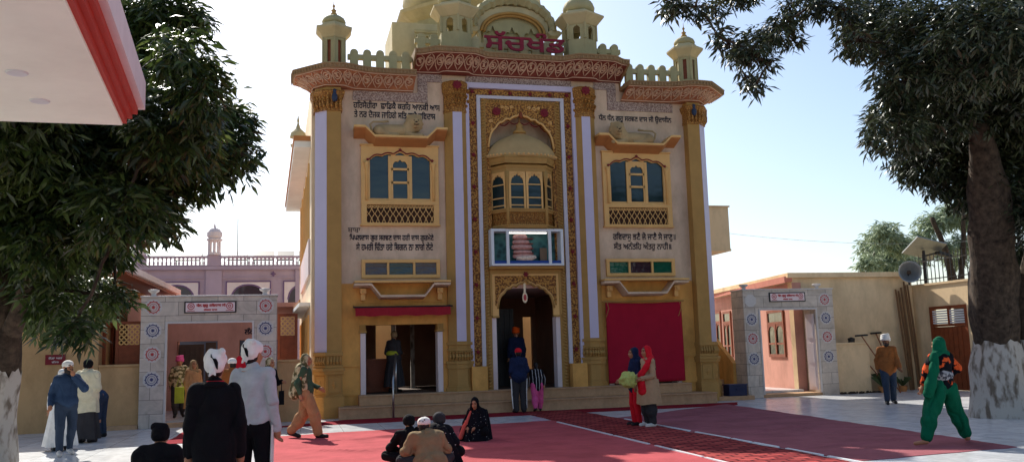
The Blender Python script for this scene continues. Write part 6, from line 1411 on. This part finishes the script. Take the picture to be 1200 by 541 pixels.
# ------------------------------------------------------------------ trees
def tree_foliage(blobs,n,leaf,seed,droop=.55,shell=.55,per=9,wid=.24,spread=.9):
    g=np.random.default_rng(seed); B=np.array(blobs,float); vol=B[:,3]*B[:,4]*B[:,5]; pr=vol**.75; pr/=pr.sum()
    k=g.choice(len(B),n,p=pr); d=g.normal(size=(n,3)); d/=np.linalg.norm(d,axis=1)[:,None]; r=1-shell*g.random(n)**1.6
    C=B[k,:3]+d*r[:,None]*B[k,3:6]*(1+.16*g.normal(size=n))[:,None]
    # whorls of leaves
    N=n*per; c=np.repeat(C,per,0); od=np.repeat(d,per,0)
    a=g.random(N)*2*PI; v=np.stack([np.cos(a),np.sin(a),g.normal(size=N)*.35-droop],1)+od*.5*spread; v/=np.linalg.norm(v,axis=1)[:,None]
    L=leaf*(.45+.85*g.random(N)); up=np.tile([0,0,1.],(N,1))+.6*g.normal(size=(N,3)); s=np.cross(v,up); s/=np.linalg.norm(s,axis=1)[:,None]+1e-9; nn=np.cross(s,v)
    w=L*wid*.5; base=c+v*(L*.1)[:,None]+g.normal(size=(N,3))*.05; mid=base+v*(L*.45)[:,None]+nn*(L*.06)[:,None]; dv=v*1.0; dv[:,2]-=.35; dv/=np.linalg.norm(dv,axis=1)[:,None]; tip=mid+dv*(L*.55)[:,None]
    ml=mid+s*w[:,None]-nn*(w*.35)[:,None]; mr=mid-s*w[:,None]-nn*(w*.35)[:,None]
    P=np.stack([base,ml,mid,mr,tip],1).reshape(-1,3); o=np.arange(N)*5
    F=np.stack([np.stack([o,o+2,o+1],1),np.stack([o,o+3,o+2],1),np.stack([o+1,o+2,o+4],1),np.stack([o+2,o+3,o+4],1)],1).reshape(-1,3)
    tint=np.clip(.42+.24*g.normal(size=N)+.28*np.repeat(g.normal(size=n),per),0,1)
    me=bpy.data.meshes.new('foliage'); me.vertices.add(len(P)); me.vertices.foreach_set('co',P.ravel()); me.loops.add(F.size); me.loops.foreach_set('vertex_index',F.ravel().astype(np.int32)); me.polygons.add(len(F)); me.polygons.foreach_set('loop_start',np.arange(len(F),dtype=np.int32)*3); me.update(calc_edges=True)
    at=me.attributes.new('tint','FLOAT','POINT'); at.data.foreach_set('value',np.repeat(tint,5).astype(np.float32))
    return me
def limb(p0,p1,r0,r1,seed,n=9,wob=.25,sag=0):
    rr=random.Random(seed); p0,p1=Vector(p0),Vector(p1); L=(p1-p0).length; pts=[]; rs=[]
    o=Vector((rr.uniform(-1,1),rr.uniform(-1,1),rr.uniform(-.4,.8)))*wob
    for k in range(n):
        t=k/(n-1); pts.append(p0.lerp(p1,t)+o*math.sin(PI*t)*L*.3+Vector((rr.uniform(-1,1),rr.uniform(-1,1),rr.uniform(-1,1)))*L*.015); rs.append(r0+(r1-r0)*t**.8)
    return pts,rs
def tree(label,trunk,forks,blobs,n,leaf,mleaf,seed,ww=None,group=None,per=9,twigs=True,**k):
    t=thing('tree',label,'tree',tuple(trunk[0][:3]),group); b=MB(); rr=random.Random(seed)
    def ringed(pts,rs,m,amp):
        mb=MB(); rings=[]
        for (p,r) in zip(pts,rs):
            rings.append([(p[0]+r*(1+amp*math.sin(3*a+p[2])+amp*.6*math.sin(7*a+p[2]*2))*math.cos(a),p[1]+r*(1+amp*math.sin(3*a+p[2])+amp*.6*math.sin(7*a+p[2]*2))*math.sin(a),p[2]) for a in np.linspace(0,2*PI,29)[:-1]])
        if m: rings[-1]=[(x,y,z+.05*math.sin(k*1.3)+.035*math.sin(k*2.9+1)) for k,(x,y,z) in enumerate(rings[-1])]
        return mb.loft(rings,cap=not m)
    def fine(tk):
        P=np.array(tk,float); s=np.concatenate([[0],np.cumsum(np.linalg.norm(np.diff(P[:,:3],axis=0),axis=1))]); q=np.union1d(np.linspace(0,s[-1],int(s[-1]/.22)+2),s); P=np.stack([np.interp(q,s,P[:,i]) for i in range(4)],1)
        return [(float(x)+.02*math.sin(z*5),float(y),float(z),float(r)*(1+.06*math.sin(z*3.1)+.04*math.sin(z*7.3))) for x,y,z,r in P]
    tr=MB(); paths=[fine(tk) for tk in [trunk]+forks]
    for tk in paths: m_=ringed([q[:3] for q in tk],[q[3] for q in tk],0,.05); tr.add(m_.v,m_.f)
    to=tr.build('trunk',M['bark'],t,smooth=True)
    if ww:
        wm=MB()
        for tk in paths:
            sel=[q for q in tk if q[2]<=ww+1e-6]
            if len(sel)>1: m_=ringed([q[:3] for q in sel],[q[3]*1.02+.008 for q in sel],1,.05); wm.add(m_.v,m_.f)
        wm.build('whitewash',M['whitewash'],to,smooth=True)
    lb=MB(); tops=[Vector(tk[-1][:3]) for tk in paths]; rad=[tk[-1][3] for tk in paths]
    nodes=[(tops[q],rad[q]*.8) for q in range(len(tops))]; left=list(range(len(blobs)))
    while left:
        dist,i,q=min(((nodes[q][0]-Vector(blobs[i][:3])).length+.25*q*0,i,q) for i in left for q in range(len(nodes))); left.remove(i)
        bl=blobs[i]; c=Vector(bl[:3]); r0=min(nodes[q][1]*.8,.05+.035*max(bl[3:6])); start=nodes[q][0]
        pts,rs=limb(start,c,r0,max(.02,r0*.6),seed*31+i); lb.tube(pts,rs,7); nodes.append((c,max(.03,r0*.7)))
        if twigs:
            for w in range(7):
                d=Vector((rr.gauss(0,1),rr.gauss(0,1),rr.gauss(0,.8))).normalized(); e=c+Vector((d.x*bl[3],d.y*bl[4],d.z*bl[5]))*.85
                pts,rs=limb(c,e,.022,.006,seed*77+i*9+w,6); lb.tube(pts,rs,5)
    lb.build('limbs',M['bark'],t,smooth=True)
    me=tree_foliage(blobs,n,leaf,seed,per=per,**k); me.name='crown'; me.materials.append(mleaf); link('crown',me,t)
    return t
M['mango']=mat_leaf('mango_leaf',srgb(38,54,30),srgb(88,104,52),.4,.32); M['mango_dark']=mat_leaf('dark_mango_leaf',srgb(40,48,34),srgb(76,84,58),.36,.18); M['euc_hazed']=mat_leaf('hazed_grey_green_leaf',srgb(126,142,116),srgb(162,176,144),.6,.3)  # far trees' leaf colours paled and greyed to suggest distance haze
#TREES
LTR=[[(-10.98,-9.0,-.05,.36),(-10.93,-9.02,.3,.28),(-10.84,-9.12,.9,.235),(-10.76,-9.2,1.5,.225),(-10.74,-9.3,2.1,.22),(-10.76,-9.35,2.6,.2)],[(-10.68,-9.3,2.0,.15),(-10.42,-9.7,2.5,.13),(-10.2,-10.1,3.2,.11),(-9.9,-10.4,4.0,.09)],[(-10.76,-9.35,2.3,.17),(-10.8,-9.2,3.4,.15),(-10.5,-9.1,4.6,.11)]]
RTR=[[(7.62,-8.9,-.05,.64),(7.6,-8.9,.25,.54),(7.58,-8.95,.9,.5),(7.54,-9.0,1.5,.47),(7.42,-9.18,2.7,.44),(7.28,-9.39,3.75,.44),(7.1,-9.66,4.7,.34),(6.8,-9.9,5.8,.2)],[(8.0,-9.05,-.05,.4),(8.1,-9.1,.9,.32),(8.12,-9.2,1.5,.3),(8.0,-9.4,2.6,.21),(8.2,-9.6,3.6,.17),(8.35,-9.85,4.9,.13)]]
ET=[[(29.2,22.3,-.3,.35),(29.1,22.3,3,.28),(28.7,22.3,5.6,.2)],[(29.1,22.3,2.5,.2),(29.6,22,6,.12)],[(33.0,21.5,-.3,.4),(32.8,21.5,4,.3),(32.2,21.4,7,.2),(31.5,21.5,9,.12)],[(32.8,21.5,3.5,.22),(33.4,21.3,7,.16),(33.6,21.2,9.5,.1)]]
LN=8200; RN=11500
LB=[(-8.7, -8.75, 7.56, 0.59, 0.68, 0.52), (-9.26, -8.55, 6.91, 0.81, 0.93, 0.71), (-7.89, -12.78, 5.47, 0.39, 0.45, 0.35), (-7.63, -12.66, 5.07, 0.4, 0.46, 0.35), (-7.62, -9.28, 5.5, 0.51, 0.59, 0.45), (-7.37, -9.72, 4.89, 0.39, 0.44, 0.34), (-7.95, -9.84, 4.64, 0.54, 0.62, 0.48), (-8.16, -11.47, 4.85, 0.66, 0.76, 0.58), (-8.98, -9.9, 4.81, 0.73, 0.84, 0.64), (-9.37, -9.91, 5.61, 0.8, 0.92, 0.7), (-8.57, -10.0, 4.02, 0.45, 0.51, 0.39), (-8.73, -11.83, 3.57, 0.51, 0.59, 0.45), (-9.69, -10.46, 4.41, 0.75, 0.86, 0.66), (-9.89, -10.44, 3.4, 0.62, 0.71, 0.54), (-9.36, -9.07, 3.44, 0.41, 0.47, 0.36), (-10.75, -7.39, 2.82, 0.66, 0.75, 0.58), (-9.98, -7.79, 2.78, 0.5, 0.58, 0.44), (-9.17, -9.82, 2.57, 0.26, 0.3, 0.23), (-10.31, -10.18, 3.94, 0.75, 0.87, 0.66), (-10.21, -11.14, 4.86, 0.83, 0.95, 0.73), (-9.17, -12.07, 2.04, 0.22, 0.25, 0.19), (-9.68, -12.47, 5.54, 0.86, 0.99, 0.76), (-11.32, -9.82, 3.86, 1.01, 1.17, 0.89), (-11.33, -10.69, 5.31, 1.08, 1.25, 0.95), (-8.26, -10.93, 3.49, 0.2, 0.23, 0.17), (-8.17, -9.15, 7.37, 0.29, 0.33, 0.25), (-10.04, -9.7, 2.71, 0.45, 0.52, 0.4)]
RB=[(4.81, -9.89, 7.76, 0.71, 0.81, 0.62), (4.62, -11.34, 6.88, 0.84, 0.97, 0.74), (4.75, -12.38, 6.52, 0.93, 1.07, 0.82), (3.62, -10.67, 7.09, 0.32, 0.36, 0.28), (3.86, -11.53, 6.07, 0.48, 0.55, 0.42), (5.47, -10.07, 6.09, 0.83, 0.96, 0.73), (7.92, -8.26, 6.21, 1.17, 1.35, 1.03), (7.7, -9.84, 6.33, 1.22, 1.4, 1.07), (3.86, -11.19, 5.24, 0.48, 0.56, 0.43), (6.93, -8.42, 5.38, 0.74, 0.85, 0.65), (7.39, -8.94, 4.82, 0.65, 0.74, 0.57), (7.93, -9.37, 4.66, 0.88, 1.02, 0.78), (8.77, -8.57, 3.6, 0.59, 0.68, 0.52), (5.33, -8.78, 6.13, 0.25, 0.29, 0.22), (5.22, -8.92, 8.3, 0.54, 0.62, 0.47), (6.79, -11.35, 7.33, 1.27, 1.46, 1.12), (9.68, -8.7, 5.57, 1.13, 1.3, 0.99), (6.61, -8.02, 5.49, 0.37, 0.43, 0.33), (3.72, -11.33, 5.74, 0.24, 0.28, 0.21), (9.29, -9.92, 6.92, 1.42, 1.63, 1.25), (6.74, -9.48, 6.93, 0.79, 0.91, 0.7), (7.94, -10.6, 3.76, 0.66, 0.75, 0.58)]+[(0.33, -9.77, 7.92, 0.24, 0.28, 0.21), (0.77, -9.93, 7.85, 0.27, 0.31, 0.24), (1.44, -9.41, 8.1, 0.23, 0.27, 0.2), (1.16, -9.94, 7.34, 0.19, 0.22, 0.17), (1.69, -9.52, 7.27, 0.28, 0.32, 0.25), (1.66, -10.26, 6.93, 0.27, 0.31, 0.23), (2.33, -9.61, 7.45, 0.26, 0.3, 0.23), (2.02, -9.41, 6.73, 0.18, 0.21, 0.16), (1.83, -10.03, 6.33, 0.16, 0.18, 0.14), (2.37, -10.16, 7.5, 0.29, 0.33, 0.25), (2.84, -9.76, 7.99, 0.28, 0.32, 0.25), (2.75, -9.96, 7.3, 0.18, 0.21, 0.16), (2.92, -10.48, 7.85, 0.29, 0.33, 0.25), (1.86, -10.48, 6.62, 0.15, 0.18, 0.14), (3.3, -10.81, 7.64, 0.25, 0.29, 0.22), (1.75, -9.88, 8.21, 0.29, 0.34, 0.26)]
EA=[(26.31, 19.27, 7.6, 0.78, 0.9, 0.69), (27.48, 22.12, 7.2, 0.72, 0.83, 0.64), (27.38, 19.49, 7.13, 0.74, 0.85, 0.65), (28.74, 21.9, 6.55, 0.83, 0.95, 0.73), (25.87, 20.19, 6.08, 0.69, 0.79, 0.61), (29.72, 21.87, 6.39, 0.62, 0.72, 0.55), (27.76, 21.38, 5.99, 0.71, 0.82, 0.63)]
EB=[(32.75, 23.05, 8.84, 0.92, 1.06, 0.81), (33.84, 22.76, 9.35, 0.86, 0.99, 0.76), (35.07, 23.05, 9.08, 0.76, 0.88, 0.67), (32.26, 23.68, 7.67, 0.76, 0.87, 0.67), (34.18, 22.08, 7.47, 0.8, 0.92, 0.7), (32.6, 22.08, 7.2, 0.63, 0.73, 0.56), (31.9, 23.61, 6.57, 0.65, 0.75, 0.57), (35.48, 24.46, 6.65, 0.67, 0.77, 0.59), (35.51, 22.73, 9.75, 0.76, 0.88, 0.67)]
tree('large dark mango tree with a whitewashed leaning trunk behind the porch canopy',LTR[0],LTR[1:],LB,LN,.22,M['mango'],7,ww=1.5,per=9)
tree('large mango tree with a thick forked trunk, whitewashed below, on the right',RTR[0],RTR[1:],RB,RN,.2,M['mango_dark'],9,ww=1.5,per=9)
tree('feathery grey green tree far behind the right wall, the left and lower of the two',ET[0],ET[1:2],EA,1000,.42,M['euc_hazed'],11,per=8,droop=.5,shell=.8,wid=.2)
tree('feathery grey green tree far behind the right wall, the taller one beside the thick trunk',ET[2],ET[3:4],EB,1100,.42,M['euc_hazed'],12,per=8,droop=.5,shell=.8,wid=.2)
# ------------------------------------------------------------------ light, sky, camera
w=bpy.data.worlds.new('World'); sc.world=w; w.use_nodes=True; nt=w.node_tree; bg=nt.nodes['Background']
sky=nt.nodes.new('ShaderNodeTexSky'); sky.sky_type='NISHITA'; sky.sun_disc=False
SD=Vector((-.25,.97,0)).normalized(); EL=R(41)
sky.sun_elevation=EL; sky.sun_rotation=math.atan2(SD.x,SD.y); sky.air_density=1.0; sky.dust_density=1.7; sky.ozone_density=1.2; sky.altitude=200
nt.links.new(sky.outputs[0],bg.inputs['Color']); bg.inputs['Strength'].default_value=.13
sl=bpy.data.lights.new('sun','SUN'); sl.energy=5; sl.angle=R(.5); sl.color=(1,.95,.86); so=bpy.data.objects.new('sun',sl); COL.objects.link(so)
d=Vector((SD.x*math.cos(EL),SD.y*math.cos(EL),math.sin(EL))); so.rotation_euler=d.to_track_quat('Z','Y').to_euler()
cd=bpy.data.cameras.new('camera'); co=bpy.data.objects.new('camera',cd); COL.objects.link(co); sc.camera=co
cd.sensor_width=36; cd.sensor_fit='HORIZONTAL'; cd.lens=36*1038/1200; cd.clip_end=3000; cd.clip_start=.1
pi_,ya,ro=.135,.2453,-.0287
F=Vector((math.sin(ya)*math.cos(pi_),math.cos(ya)*math.cos(pi_),math.sin(pi_))); R0=Vector((math.cos(ya),-math.sin(ya),0)); U0=R0.cross(F)
Rv=R0*math.cos(ro)+U0*math.sin(ro); Uv=-R0*math.sin(ro)+U0*math.cos(ro)
co.matrix_world=Matrix(((Rv.x,Uv.x,-F.x,-6.4951),(Rv.y,Uv.y,-F.y,-24.3894),(Rv.z,Uv.z,-F.z,1.6),(0,0,0,1)))
vs=sc.view_settings; vs.view_transform='Standard'; vs.look='None'; vs.exposure=.48; vs.gamma=1; vs.use_curve_mapping=False
sc.cycles.max_bounces=8; sc.cycles.diffuse_bounces=4; sc.cycles.transparent_max_bounces=4
bpy.data.scenes.remove(bench)
